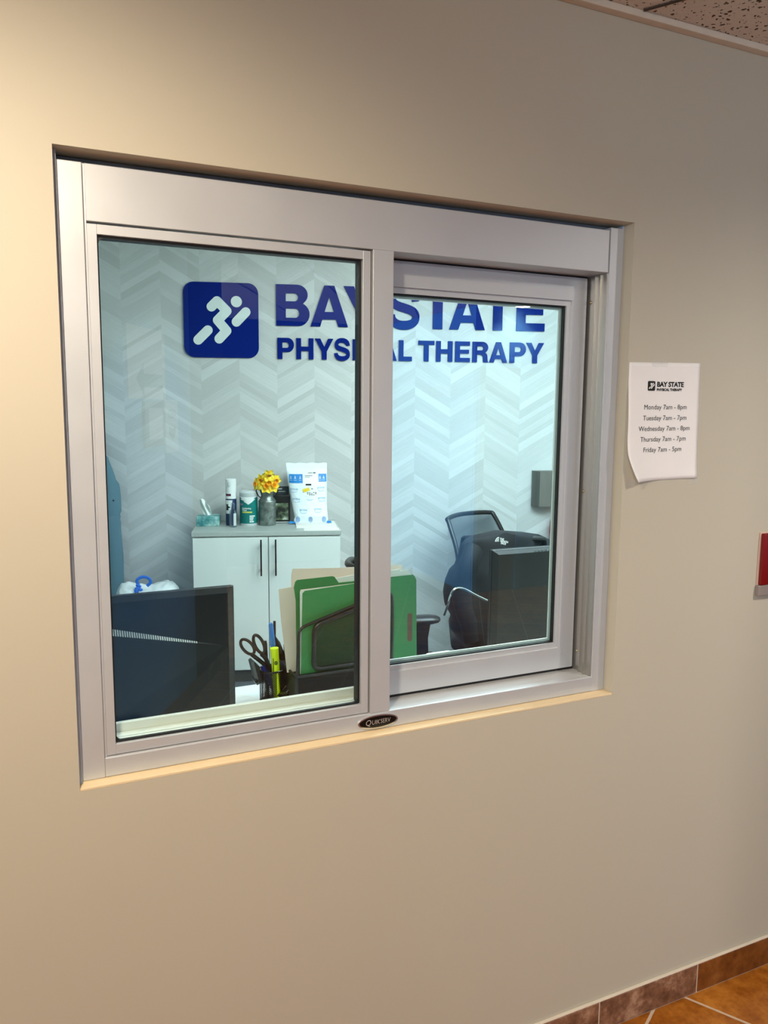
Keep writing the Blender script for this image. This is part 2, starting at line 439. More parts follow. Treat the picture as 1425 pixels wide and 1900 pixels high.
def m_fixture():
    t = NT('brushed_grey_fixture'); x, y, z = t.sep(t.obj())
    f = t.noise(t.comb(t.math('MULTIPLY', x, 60), 0.0, t.math('MULTIPLY', z, 2)), 1.0, 3)
    return t.bsdf(t.mix(f, srgb(84, 84, 80), srgb(122, 120, 112)), 0.38, 0.6)
M['fixture'] = m_fixture()
M['dim_wood'] = m_wood('dark_wood_veneer', (62, 44, 34), (92, 66, 48))
M['daylit_panel'] = simple('daylight_tinted_panel', (104, 160, 212), 0.45, var=0.01)  # blue daylight painted into the angled wall and door casing
M['arrow_grey'] = simple('grey_print', (120, 122, 116), 0.6)
M['frame_grey'] = simple('grey_picture_frame', (128, 122, 126), 0.5)
M['foliage'] = m_clouds('foliage', (40, 70, 34), (72, 104, 52), (120, 150, 84), 30)
M['pot'] = simple('white_plant_pot', (206, 204, 198), 0.5)

# ------------------------------------------------------------------ lettering
def text_mesh(s, size=1.0, extrude=0.0, shear=0.0, offset=0.0, align='LEFT', spacing=1.0):
    cu = D.curves.new('lettering', 'FONT'); cu.body = s; cu.size = size; cu.extrude = extrude; cu.shear = shear
    cu.offset = offset; cu.align_x = align; cu.space_character = spacing; cu.resolution_u = 3
    o = D.objects.new('lettering', cu); C.objects.link(o)
    bpy.context.view_layer.update()
    me = D.meshes.new_from_object(o.evaluated_get(bpy.context.evaluated_depsgraph_get()))
    D.objects.remove(o); D.curves.remove(cu)
    return me
def flat_text(mb, s, x, y, z, size, sx=1.0, align='CENTER', shear=0.0, offset=0.0, spacing=1.0, fn=None, rot=0.0):
    """text standing in the XZ plane facing -y at (x, y, z)"""
    me = text_mesh(s, size, 0.0, shear, offset, align, spacing)
    ca, sa = math.cos(rot), math.sin(rot)
    def f(co):
        a, b = co.x*sx, co.y
        a, b = a*ca-b*sa, a*sa+b*ca
        return fn(x+a, z+b) if fn else Vector((x+a, y, z+b))
    mb.mesh(me, f); D.meshes.remove(me)
def poly_mesh(splines, extrude):
    cu = D.curves.new('outline', 'CURVE'); cu.dimensions = '2D'; cu.fill_mode = 'BOTH'; cu.extrude = extrude
    for sp in splines:
        q = cu.splines.new('POLY'); q.points.add(len(sp)-1); q.use_cyclic_u = True
        for p, (a, b) in zip(q.points, sp): p.co = (a, b, 0, 1)
    o = D.objects.new('outline', cu); C.objects.link(o)
    bpy.context.view_layer.update()
    me = D.meshes.new_from_object(o.evaluated_get(bpy.context.evaluated_depsgraph_get()))
    D.objects.remove(o); D.curves.remove(cu)
    return me
def arc(cx, cy, rx, ry, a0, a1, n=14):
    return [(cx+rx*math.cos(math.radians(a0+(a1-a0)*k/n)), cy+ry*math.sin(math.radians(a0+(a1-a0)*k/n))) for k in range(n+1)]
def bez(P, n=12):
    out = []
    for i in range(0, len(P)-1, 3):
        a, b, c, d = P[i:i+4]
        for k in range(n):
            t = k/n; s_ = 1-t
            out.append(tuple(s_**3*a[j]+3*s_*s_*t*b[j]+3*s_*t*t*c[j]+t**3*d[j] for j in (0, 1)))
    out.append(P[-1]); return out
def stroke(path, w):
    L, R = [], []
    for i, p in enumerate(path):
        a = path[max(0, i-1)]; b = path[min(len(path)-1, i+1)]
        dx, dy = b[0]-a[0], b[1]-a[1]; l = math.hypot(dx, dy) or 1
        nx, ny = -dy/l*w/2, dx/l*w/2
        L.append((p[0]+nx, p[1]+ny)); R.append((p[0]-nx, p[1]-ny))
    return L+R[::-1]
# bold grotesque capitals, unit cap height, unit width (scaled on placing); st = stem as share of the width
def glyph(ch):
    if ch == 'B':
        return [[(0, 0), (0.62, 0)] + arc(0.66, 0.285, 0.34, 0.285, -90, 80)[0:] + [(0.80, 0.54)] + arc(0.62, 0.755, 0.325, 0.245, -30, 90) + [(0, 1)],
                [(0.29, 0.195), (0.29, 0.42), (0.56, 0.42)] + arc(0.57, 0.3075, 0.125, 0.1125, 90, -90, 10) + [(0.56, 0.195)],
                [(0.29, 0.595), (0.29, 0.79), (0.53, 0.79)] + arc(0.545, 0.6925, 0.115, 0.0975, 90, -90, 10) + [(0.53, 0.595)]]
    if ch == 'A':
        return [[(0, 0), (0.255, 0), (0.315, 0.175), (0.685, 0.175), (0.745, 0), (1, 0), (0.635, 1), (0.365, 1)], [(0.375, 0.36), (0.625, 0.36), (0.5, 0.73)]]
    if ch == 'Y':
        return [[(0.365, 0), (0.635, 0), (0.635, 0.38), (1, 1), (0.715, 1), (0.5, 0.60), (0.285, 1), (0, 1), (0.365, 0.38)]]
    if ch == 'T':
        return [[(0.35, 0), (0.65, 0), (0.65, 0.80), (1, 0.80), (1, 1), (0, 1), (0, 0.80), (0.35, 0.80)]]
    if ch == 'E':
        return [[(0, 0), (1, 0), (1, 0.20), (0.32, 0.20), (0.32, 0.415), (0.93, 0.415), (0.93, 0.60), (0.32, 0.60), (0.32, 0.80), (0.985, 0.80), (0.985, 1), (0, 1)]]
    if ch == 'P':
        return [[(0, 0), (0.30, 0), (0.30, 0.33), (0.60, 0.33)] + arc(0.62, 0.665, 0.38, 0.335, -90, 90) + [(0, 1)],
                [(0.30, 0.53), (0.30, 0.79), (0.54, 0.79)] + arc(0.56, 0.66, 0.14, 0.13, 90, -90, 10) + [(0.54, 0.53)]]
    if ch == 'H':
        return [[(0, 0), (0.28, 0), (0.28, 0.395), (0.72, 0.395), (0.72, 0), (1, 0), (1, 1), (0.72, 1), (0.72, 0.605), (0.28, 0.605), (0.28, 1), (0, 1)]]
    if ch == 'I':
        return [[(0, 0), (1, 0), (1, 1), (0, 1)]]
    if ch == 'L':
        return [[(0, 0), (1, 0), (1, 0.215), (0.35, 0.215), (0.35, 1), (0, 1)]]
    if ch == 'R':
        return [[(0, 0), (0.29, 0), (0.29, 0.38), (0.50, 0.38)] + bez([(0.50, 0.38), (0.66, 0.38), (0.67, 0.25), (0.675, 0.14), (0.68, 0.06), (0.69, 0.03), (0.71, 0.0)], 5) + [(1, 0), (1, 0.03)]
                + bez([(1.0, 0.03), (0.965, 0.05), (0.955, 0.12), (0.95, 0.20), (0.95, 0.36), (0.90, 0.43), (0.80, 0.465)], 5) + arc(0.62, 0.72, 0.36, 0.28, -35, 90) + [(0, 1)],
                [(0.29, 0.58), (0.29, 0.79), (0.55, 0.79)] + arc(0.57, 0.685, 0.115, 0.105, 90, -90, 10) + [(0.55, 0.58)]]
    if ch == 'S':
        P = [(0.855, 0.67), (0.85, 0.83), (0.70, 0.915), (0.49, 0.915), (0.28, 0.915), (0.16, 0.83), (0.16, 0.715), (0.16, 0.57), (0.36, 0.545), (0.52, 0.505),
             (0.70, 0.46), (0.865, 0.43), (0.865, 0.285), (0.865, 0.15), (0.70, 0.085), (0.50, 0.085), (0.28, 0.085), (0.14, 0.17), (0.13, 0.335)]
        return [stroke(bez(P), 0.215)]
    if ch == 'C':
        P = [(0.855, 0.64), (0.83, 0.81), (0.70, 0.90), (0.51, 0.90), (0.26, 0.90), (0.13, 0.73), (0.13, 0.50), (0.13, 0.27), (0.26, 0.10), (0.51, 0.10), (0.72, 0.10), (0.84, 0.20), (0.86, 0.37)]
        return [stroke(bez(P), 0.235)]
def add_glyph(mb, ch, x0, x1, z0, h, y, depth):
    me = poly_mesh(glyph(ch), 0.5)
    mb.mesh(me, lambda co: Vector((x0+co.x*(x1-x0), y - depth*(co.z+0.5), z0+co.y*h)))
    D.meshes.remove(me)
def capsule(a, b, r, n=10):
    dx, dy = b[0]-a[0], b[1]-a[1]; t = math.degrees(math.atan2(dy, dx))
    return arc(b[0], b[1], r, r, t-90, t+90, n) + arc(a[0], a[1], r, r, t+90, t+270, n)
def runner(mb, cx, cz, size, y0, y1):
    """running figure of the logo inside a square plate of the given size, pieces as flat prisms"""
    k = size/1250.0
    P = lambda q: (cx+(q[0]-708)*k, cz-(q[1]-745)*k)
    r = 79*k
    for path in ([(548, 525), (643, 430), (803, 590), (648, 748), (795, 918), (668, 1055)], [(960, 768), (1120, 600)], [(318, 1080), (483, 915)]):
        for i, (a, b) in enumerate(zip(path, path[1:])):
            mb.prism(capsule(P(a), P(b), r), y0 - 0.00002*i, y1)
    c = P((965, 432)); mb.prism(arc(c[0], c[1], 93*k, 93*k, 0, 345, 23), y0, y1)

# ------------------------------------------------------------------ camera
import math as _m
yaw, pitch, roll = math.radians(24.9563), math.radians(7.4498), math.radians(0.47805)
fv = Vector((math.sin(yaw)*math.cos(pitch), math.cos(yaw)*math.cos(pitch), -math.sin(pitch)))
rv = Vector((math.cos(yaw), -math.sin(yaw), 0)); uv = rv.cross(fv)
r2 = rv*math.cos(roll)+uv*math.sin(roll); u2 = -rv*math.sin(roll)+uv*math.cos(roll)
cam = D.objects.new('camera', D.cameras.new('camera')); C.objects.link(cam)
Mc = Matrix((r2, u2, -fv)).transposed().to_4x4(); Mc.translation = Vector((-0.0779, -1.45, 1.5877))
cam.matrix_world = Mc
cam.data.sensor_fit = 'VERTICAL'; cam.data.sensor_height = 36.0; cam.data.lens = 1473.454/1900*36.0
cam.data.clip_start = 0.02
sc.camera = cam

# ================================================================== THE SETTING
ZW0, ZW1, XW = 0.9, 2.0069, 1.2142           # window opening
ang = (Vector((0.689, -2.60, 0)), Vector((0.5039, -0.8638, 0)), Vector((0.8638, 0.5039, 0)))   # angled lobby wall: point, run, face normal
def struct(name, mb, mat, **k):
    o = mb.build(name, mat, **k); o['kind'] = 'structure'; return o
b = MB(); b.ring([(-2.6, 0), (5.6, 0), (5.6, 2.8), (-2.6, 2.8)], [(0, ZW0), (XW, ZW0), (XW, ZW1), (0, ZW1)], 0.0, 0.13)
struct('wall_front', b, M['tan'])
struct('floor', MB().box(-2.6, 5.6, -6.2, 0.0, -0.08, 0.0), M['floor'])
struct('ceiling', MB().box(-2.6, 5.6, -6.2, 0.0, 2.44, 2.52), M['ceiling'])
# ceiling grid seam that meets the wall, cut as a thin reveal strip of the lay-in tiles
b = MB()
for k in range(-3, 7):
    p0 = Vector((1.19 + k*0.704, -0.024, 2.4385)); dv = Vector((0.5, -0.866, 0)); sv = Vector((0.866, 0.5, 0))*0.004
    p1 = p0 + dv*6.5
    if p0.x < -2.5 or p0.x > 5.5: continue
    t1 = min(6.5, (5.55-p0.x)/0.5); p1 = p0+dv*t1
    b.loft([[p0-sv, p0+sv, p0+sv-Vector((0, 0, .002)), p0-sv-Vector((0, 0, .002))], [p1-sv, p1+sv, p1+sv-Vector((0, 0, .002)), p1-sv-Vector((0, 0, .002))]])
struct('trim_2', b, simple('shadow_reveal', (70, 58, 48), 0.8))
struct('trim_1', MB().box(-2.6, 5.6, -0.022, 0.0, 2.425, 2.44, 0.002), M['cream'])
# tiled base along the wall
o = thing('baseboard_front', (0, -0.005, 0), kind='structure')
b = MB()
for k in range(-11, 13):
    x0 = 1.213 + 0.339*k
    b.box(x0+0.0025, x0+0.3365, -0.010, 0.0, 0.003, 0.086, 0.002)
b.build('base_tiles', M['basetile'], o)
MB().box(-2.5, 5.6, -0.0075, 0.0, 0.0, 0.085).build('grout', M['grout'], o)
MB().box(-2.5, 5.6, -0.0085, 0.0, 0.0850, 0.0885, 0.0012).build('caulk_line', M['cream'], o)
# lobby behind the camera, seen only as reflections in the panes
struct('wall_opposite', MB().box(3.455, 5.6, -4.23, -4.13, 0, 2.44), M['daylit_wall'])
struct('wall_side', MB().box(3.455, 3.555, -6.2, -4.23, 0, 2.44), M['daylit_wall'])
struct('wall_end', MB().box(-2.6, 3.455, -6.3, -6.2, 0, 2.44), M['brown_paint'])
struct('wall_west', MB().box(-2.7, -2.6, -6.2, 0, 0, 2.44), M['tan'])
struct('wall_east', MB().box(5.6, 5.7, -4.23, 0.0, 0, 2.44), M['tan'])
def ang_prism(t0, t1, z0, z1, d0, d1):
    p, r, n = ang
    q = [p+r*t0+n*d1, p+r*t1+n*d1, p+r*t1+n*d0, p+r*t0+n*d0]
    return MB().loft([[Vector((v.x, v.y, z0)) for v in q], [Vector((v.x, v.y, z1)) for v in q]])
struct('wall_angled', ang_prism(-0.84, 0.19, 0, 2.44, -0.10, 0.0), M['daylit_panel'])
struct('wall_recess', ang_prism(0.19, 0.79, 0, 2.44, -0.10, 0.0), M['brown_paint'])
struct('baseboard_angled', ang_prism(-0.84, 0.79, 0, 0.088, 0.0, 0.01), M['basetile'])
o = thing('door_1', (3.70, -4.13, 0), kind='structure')
MB().box(3.50, 3.90, -4.13, -4.115, 0.0, 1.94, 0.003).build('door_leaf', M['frame_grey'], o)
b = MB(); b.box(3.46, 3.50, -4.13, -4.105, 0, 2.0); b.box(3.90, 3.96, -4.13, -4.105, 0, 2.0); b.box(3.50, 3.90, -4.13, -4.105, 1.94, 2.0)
b.build('door_casing', M['daylit_panel'], o)
b = MB(); b.tube([(3.86, -4.115, 1.0), (3.86, -4.07, 1.0), (3.78, -4.07, 1.0)], 0.008); b.build('door_handle', M['chrome'], o)
# office behind the window
ob = struct('wall_back', MB().box(-1.6, 2.55, SB, SB+0.12, 0, 2.75), M['chevron']); ob.rotation_euler = (0, 0, -WALL_A)
struct('wall_left', MB().box(-0.65, -0.55, 0.13, 4.0, 0, 2.75), M['office_paint'])
struct('wall_right', MB().box(3.42, 3.52, 0.13, 2.9, 0, 2.75), M['office_paint'])
struct('floor_office', MB().prism([(-0.65, 0.0), (3.52, 0.0), (3.52, 2.75), (-0.65, 4.02)], -0.08, 0.0, 'z'), M['carpet'])
struct('ceiling_office', MB().prism([(-0.65, 0.10), (3.52, 0.10), (3.52, 2.75), (-0.65, 4.02)], 2.70, 2.78, 'z'), M['office_paint'])

# ------------------------------------------------------------------ the sliding service window
w = thing('window_1', (0.607, 0.03, 0.9035), kind='structure')
w['label'] = 'aluminium sliding service window with fixed left pane and recessed right sash'
A = M['alu']
b = MB(); b.box(0.006, 0.0465, 0.030, 0.13, 0.905, 1.9925, 0.0012); b.box(0.0465, 0.051, 0.0365, 0.13, 0.943, 1.9925); b.build('jamb', A, w)
b = MB(); b.box(1.1735, 1.2097, 0.030, 0.13, 0.905, 1.9985, 0.0008); b.build('jamb', A, w)
b = MB(); b.box(1.1705, 1.1735, 0.034, 0.13, 0.943, 1.8975)
b.box(1.1665, 1.1705, 0.052, 0.058, 0.943, 1.897); b.box(1.1655, 1.1705, 0.070, 0.0745, 0.943, 1.897); b.build('jamb_channel', m_alu('shaded_channel_aluminium', 0.42, 0.34, tint=(1.05, 1.0, 0.9), metal=0.8), w)  # darker copy of the frame metal, the dim room's reflection put into its tone
MB().box(0.0505, 1.1700, 0.030, 0.13, 1.8985, 1.9915, 0.0008).build('header', A, w)
b = MB(); b.box(0.0465, 1.1755, 0.030, 0.13, 0.905, 0.9425, 0.0020); b.build('sill', A, w)
b = MB(); b.box(0.0505, 0.600, 0.0625, 0.13, 0.9425, 0.9655); b.box(0.0675, 0.5590, 0.0512, 0.0640, 0.9632, 0.9655); b.box(0.0505, 0.597, 0.0885, 0.1, 0.9655, 0.9820, 0.0005); b.build('inner_track', M['alu_lit'], w)
MB().box(0.583, 0.6280, 0.030, 0.090, 0.9425, 1.8985, 0.0008).build('mullion', A, w)
b = MB(); b.box(0.006, 1.2097, 0.058, 0.13, 1.9925, 2.005); b.build('head_flange', simple('shaded_flange', (126, 130, 138), 0.5, 0.2), w)  # shadow under the opening's head put into the flange grey
b = MB(); b.box(0.0002, 0.0062, 0.022, 0.06, 0.9045, 2.0060); b.box(1.2097, 1.2141, 0.034, 0.06, 0.9045, 2.0060); b.build('caulk_bead', M['caulk'], w)
b = MB(); b.box(0.0512, 0.0672, 0.0355, 0.062, 0.944, 1.8955, 0.0006); b.box(0.0672, 0.5637, 0.0360, 0.062, 1.879, 1.8955, 0.0006)
b.box(0.5637, 0.5797, 0.0355, 0.062, 0.944, 1.8955, 0.0006); b.box(0.0672, 0.5637, 0.0360, 0.062, 0.944, 0.963, 0.0006); b.build('glazing_stop', A, w)
MB().box(0.5797, 0.583, 0.042, 0.07, 0.9425, 1.897).build('mullion_gap', simple('bronze_shadow_gap', (120, 104, 88), 0.5), w)
def rr(x0, x1, z0, z1, r): return rrect(x0, x1, z0, z1, r, 6)
b = MB(); b.ring(rr(0.0655, 0.5655, 0.961, 1.881, 0.0120), rr(0.0700, 0.5595, 0.9668, 1.8745, 0.0100), 0.0445, 0.051); b.box(0.0655, 0.5655, 0.051, 0.066, 1.8745, 1.881); b.box(0.5595, 0.5655, 0.051, 0.066, 0.961, 1.881); b.build('gasket', M['black_rubber'], w)
b = MB(); b.box(0.0668, 0.5642, 0.0480, 0.0485, 0.9622, 1.8798); b.build('glass_pane', M['glass'], w)
# the sash that slides behind the mullion
X0, X1, Z0, Z1 = 0.596, 1.1645, 0.9500, 1.8940
wx, wt, wb, y0, y1 = 0.0410, 0.0530, 0.0530, 0.095, 0.122
O4 = [(X0, Z0), (X1, Z0), (X1, Z1), (X0, Z1)]; I4 = [(X0+wx, Z0+wb), (X1-wx, Z0+wb), (X1-wx, Z1-wt), (X0+wx, Z1-wt)]
sash = None
b = MB()
for i in (0,):
    b.prism([O4[0], O4[1], I4[1], I4[0]], y0, y1)
sash = b.build('sash_frame', A, w)
g = 0.0005
b = MB(); b.prism([(O4[1][0], O4[1][1]+g), (O4[2][0], O4[2][1]-g), (I4[2][0], I4[2][1]-g), (I4[1][0], I4[1][1]+g)], y0+0.0005, y1); b.build('sash_stile', A, sash)
b = MB(); b.prism([(O4[3][0], O4[3][1]-g), (O4[0][0], O4[0][1]+g), (I4[0][0], I4[0][1]+g), (I4[3][0], I4[3][1]-g)], y0+0.0005, y1); b.build('sash_stile', A, sash)
b = MB(); b.prism([O4[2], O4[3], I4[3], I4[2]], y0, y1); b.build('sash_rail', A, sash)
b = MB(); b.ring(I4, [(x+(0.012 if x < 0.9 else -0.012), z+(0.0125 if z < 1.4 else -0.0125)) for x, z in I4], 0.1005, 0.118); b.build('glazing_bead', A, sash)
gi = [(X0+wx+0.012, Z0+wb+0.0125), (X1-wx-0.012, Z0+wb+0.0125), (X1-wx-0.012, Z1-wt-0.0125), (X0+wx+0.012, Z1-wt-0.0125)]
def inset(q, d): return [(x+(d if x < 0.9 else -d), z+(d if z < 1.4 else -d)) for x, z in q]
b = MB(); b.ring(inset(gi, -0.002), inset(gi, 0.0030), 0.1060, 0.1160); b.build('gasket', M['black_rubber'], sash)
b = MB(); b.ring(inset(gi, -0.002), inset(gi, 0.0085), 0.1165, 0.1215); b.build('rear_bead', M['alu_lit'], sash)
b = MB(); b.box(gi[0][0]-0.001, gi[2][0]+0.001, 0.1140, 0.1145, gi[0][1]-0.001, gi[2][1]+0.001); b.build('glass_pane', M['glass2'], sash)
b = MB(); b.box(1.1645, 1.1706, 0.102, 0.129, 0.9425, 1.8985); b.box(0.60, 1.1706, 0.102, 0.129, 1.8940, 1.8985); b.box(0.60, 1.1706, 0.100, 0.129, 0.9425, 0.9500); b.box(0.5880, 0.5955, 0.075, 0.125, 0.963, 1.896); b.build('weatherstrip', M['black_rubber'], w)
for z in (1.838, 1.392, 0.992):
    b = MB(); b.sphere((1.1700, 0.0865, z), 0.0038, (0.6, 1, 1), 12, 8); b.build('screw', M['screw'], w, smooth=True)
# maker's badge on the sill face
bd = MB(); bc = (0.6000, 0.9235)
E_ = lambda a, c, n=40: [(bc[0]+a*math.cos(2*PI*k/n), bc[1]+c*math.sin(2*PI*k/n)) for k in range(n)]
bd.ring(E_(0.0465, 0.0150), E_(0.0435, 0.0122), 0.0268, 0.030)
badge = bd.build('badge', M['chrome'], w, smooth=True)
b = MB(); b.prism(E_(0.0437, 0.0124), 0.0275, 0.0300); b.build('badge_plate', M['black_gloss'], badge)
b = MB()
flat_text(b, 'Q', bc[0]-0.0235, 0.0272, bc[1]-0.0058, 0.0175, 0.95, shear=0.2)
flat_text(b, 'UIK', bc[0]-0.0058, 0.0272, bc[1]-0.0052, 0.0140, 0.86, shear=0.2, spacing=1.0)
flat_text(b, 'SERV', bc[0]+0.0168, 0.0272, bc[1]-0.0046, 0.0135, 0.80, shear=0.1, spacing=1.0)
b.build('badge_lettering', M['silver_ink'], badge)
# pale wooden shim under the frame
struct('trim_3', MB().box(0.0003, 1.2138, 0.0008, 0.125, 0.9002, 0.9045, 0.0006), M['wood'])

# ------------------------------------------------------------------ notice, tape, alarm on the lobby wall
n = thing('hours_notice', (1.332, -0.001, 1.42), 'white sheet of opening hours taped to the wall right of the window', 'notice')
def sheet(u, v):
    left = 1.2185 + 0.004*math.sin(v*3) ; x0 = 1.2170 + 0.0252*max(0.0, 1-v/0.25)**1.3
    x1 = 1.4463 - 0.008*v
    x = x0 + (x1-x0)*u
    zt = 1.6975 + 0.0045*u; zb = 1.4200 + 0.0035*u
    curl = 0.022*max(0, 1-u*2.2)**2*max(0, 1-v*2.6)**1.5 + 0.006*max(0, 1-u*3)*math.sin(PI*min(1, v*1.2)) + 0.010*max(0, u-0.75)*4*max(0, 0.1-v)*3
    return Vector((x, -0.0012-curl, zb+(zt-zb)*v))
b = MB(); b.grid(sheet, 24, 30); so = b.build('sheet', M['paper'], n, smooth=True)
md = so.modifiers.new('thickness', 'SOLIDIFY'); md.thickness = 0.0004
def on_sheet(x, z):
    v = (z-1.42)/0.2775; u = max(0, min(1, (x-1.2185)/0.224)); q = sheet(u, max(0, min(1, v)))
    return Vector((x, q.y-0.0006, z))
b = MB()
for s_, z, x in (('Monday 7am - 8pm', 1.5905, 1.3335), ('Tuesday 7am - 7pm', 1.5650, 1.3330), ('Wednesday 7am - 8pm', 1.5400, 1.3330), ('Thursday 7am - 7pm', 1.5150, 1.3310), ('Friday 7am - 5pm', 1.4900, 1.3300)):
    flat_text(b, s_, x, 0, z, 0.0160, 1.09, fn=on_sheet, rot=0.012)
b.build('hours_lettering', M['ink'], n)
b = MB()
flat_text(b, 'BAY STATE', 1.3030, 0, 1.6435, 0.0157, 1.13, 'LEFT', offset=0.0007, fn=on_sheet, rot=0.01, spacing=0.95)
flat_text(b, 'PHYSICAL THERAPY', 1.3030, 0, 1.6335, 0.0082, 1.13, 'LEFT', offset=0.0004, fn=on_sheet, rot=0.01, spacing=0.95)
b.prism(rrect(1.2755, 1.2975, 1.6335, 1.6560, 0.003), -0.0022, -0.0012)
b.build('logo_print', M['ink'], n)
b = MB(); runner(b, 1.2865, 1.6448, 0.022, -0.0026, -0.0020); b.build('logo_figure', M['paper'], n)
b = MB(); b.box(1.285, 1.333, -0.0019, -0.0014, 1.690, 1.7060); b.build('tape', M['tape'], n)
b = MB(); b.prism([(1.418, 1.4065), (1.452, 1.412), (1.4500, 1.4330), (1.430, 1.424)], -0.0012, -0.0008); b.build('tape', M['tape'], n)
b = MB(); b.prism([(1.229, 1.412), (1.249, 1.406), (1.252, 1.424), (1.238, 1.428)], -0.0012, -0.0008); b.build('tape', M['tape'], n)
f = thing('fire_alarm', (1.74, 0, 1.104), 'red wall alarm box with grey lower edge at the right edge of the view', 'alarm')
b = MB(); b.box(1.6845, 1.80, -0.015, -0.004, 1.1335, 1.271, 0.003); b.build('cover', M['red'], f, smooth=True)
b = MB(); b.box(1.6825, 1.802, -0.0045, 0.0, 1.1305, 1.273, 0.001); b.build('back_plate', simple('pinkish_white_plastic', (214, 176, 156), 0.5), f)
b = MB(); b.box(1.6790, 1.803, -0.014, 0.0, 1.1040, 1.1330, 0.003); b.build('lower_edge', M['grey_plastic'], f)

# ------------------------------------------------------------------ lobby things that only show as reflections
def on_ang(t, z, d=0.002):
    p, r, nn = ang; q = p+r*t+nn*d; return Vector((q.x, q.y, z))
def ang_thing(name, t0, t1, z0, z1, mat, label, cat, d=0.004):
    o = thing(name, on_ang((t0+t1)/2, z0, 0), label, cat)
    ang_prism(t0, t1, z0, z1, 0.0005, d).build('panel', mat, o); return o
def ang_poly(pts, mat, parent, name, d=0.006):
    b = MB(); b.loft([[on_ang(t, z, d-0.001) for t, z in pts], [on_ang(t, z, d) for t, z in pts]]); return b.build(name, mat, parent)
o = ang_thing('arrow_sheet', -0.62, -0.18, 1.62, 1.94, M['paper'], 'white sheet with a grey arrow on the angled lobby wall, reflected in the left pane', 'sign')
ang_poly([(-0.53, 1.71), (-0.45, 1.78), (-0.45, 1.735), (-0.22, 1.735), (-0.22, 1.675), (-0.45, 1.675), (-0.45, 1.63)], M['arrow_grey'], o, 'arrow')
o = ang_thing('framed_certificate', -0.47, -0.22, 1.40, 1.61, M['frame_grey'], 'grey framed certificate on the angled lobby wall below the arrow sheet', 'frame', 0.015)
ang_poly([(-0.43, 1.435), (-0.26, 1.435), (-0.26, 1.58), (-0.43, 1.58)], M['paper'], o, 'certificate', 0.017)
o = ang_thing('aed_sign', -0.19, -0.02, 1.36, 1.62, M['wh_plastic'], 'narrow white AED sign on the angled lobby wall beside the certificate', 'sign')
ang_poly([(-0.15, 1.45), (-0.10, 1.42), (-0.06, 1.45), (-0.06, 1.49), (-0.105, 1.475), (-0.15, 1.49)], M['arrow_grey'], o, 'heart')
b = MB(); me = text_mesh('AED', 0.06, 0, 0, 0.001, 'CENTER')
b.mesh(me, lambda co: on_ang(-0.105-co.x, 1.53+co.y, 0.0065)); D.meshes.remove(me); b.build('lettering', M['arrow_grey'], o)
o = thing('wall_lettering', (3.455, -4.8, 1.72), 'thin grey script lettering on the far lobby wall, mirrored faintly in the right pane', 'sign')
b = MB(); me = text_mesh('Armand', 0.20, 0, 0.35, -0.002, 'LEFT')
b.mesh(me, lambda co: Vector((3.452, -4.36-co.x*1.05, 1.70+co.y))); D.meshes.remove(me); b.build('letters', M['arrow_grey'], o)

# ================================================================== OFFICE: sign on the back wall
def W(): return MB(RW)
YS = SB-0.0005
o = thing('logo_plaque', (0.049, SB, 1.881), 'square blue logo plaque with a white running figure on the chevron wall', 'sign', wall=True)
b = W(); b.prism(rrect(-0.171, 0.269, 1.881, 2.320, 0.062, 10), SB-0.014, SB); b.build('plate', M['blue_sign'], o)
b = W(); runner(b, 0.049, 2.100, 0.440, SB-0.0175, SB-0.013); b.build('running_figure', M['white_acrylic'], o)
def sign_line(name, label, rows, z0, h):
    o = thing(name, ((rows[0][1]+rows[-1][2])/2, SB, z0), label, 'sign', wall=True)
    for ch, a, c in rows:
        b = W(); add_glyph(b, ch, a, c, z0-(0.003 if ch in 'SC' else 0), h+(0.006 if ch in 'SC' else 0), SB, 0.012)
        b.build('letter', M['blue_sign'], o)
sign_line('wall_lettering', 'raised blue capitals reading BAY STATE, upper line on the chevron wall',
    [('B', .374, .575), ('A', .581, .808), ('Y', .782, .998), ('S', 1.048, 1.257), ('T', 1.267, 1.466), ('A', 1.440, 1.667), ('T', 1.650, 1.849), ('E', 1.871, 2.055)], 2.077, 0.243)
sign_line('wall_lettering', 'raised blue capitals reading PHYSICAL THERAPY, lower line on the chevron wall',
    [('P', .380, .480), ('H', .494, .598), ('Y', .608, .719), ('S', .722, .824), ('I', .838, .865), ('C', .880, .993), ('A', .999, 1.112), ('L', 1.125, 1.207), ('T', 1.247, 1.348),
     ('H', 1.360, 1.464), ('E', 1.481, 1.576), ('R', 1.592, 1.694), ('A', 1.701, 1.817), ('P', 1.833, 1.938), ('Y', 1.940, 2.055)], 1.879, 0.126)

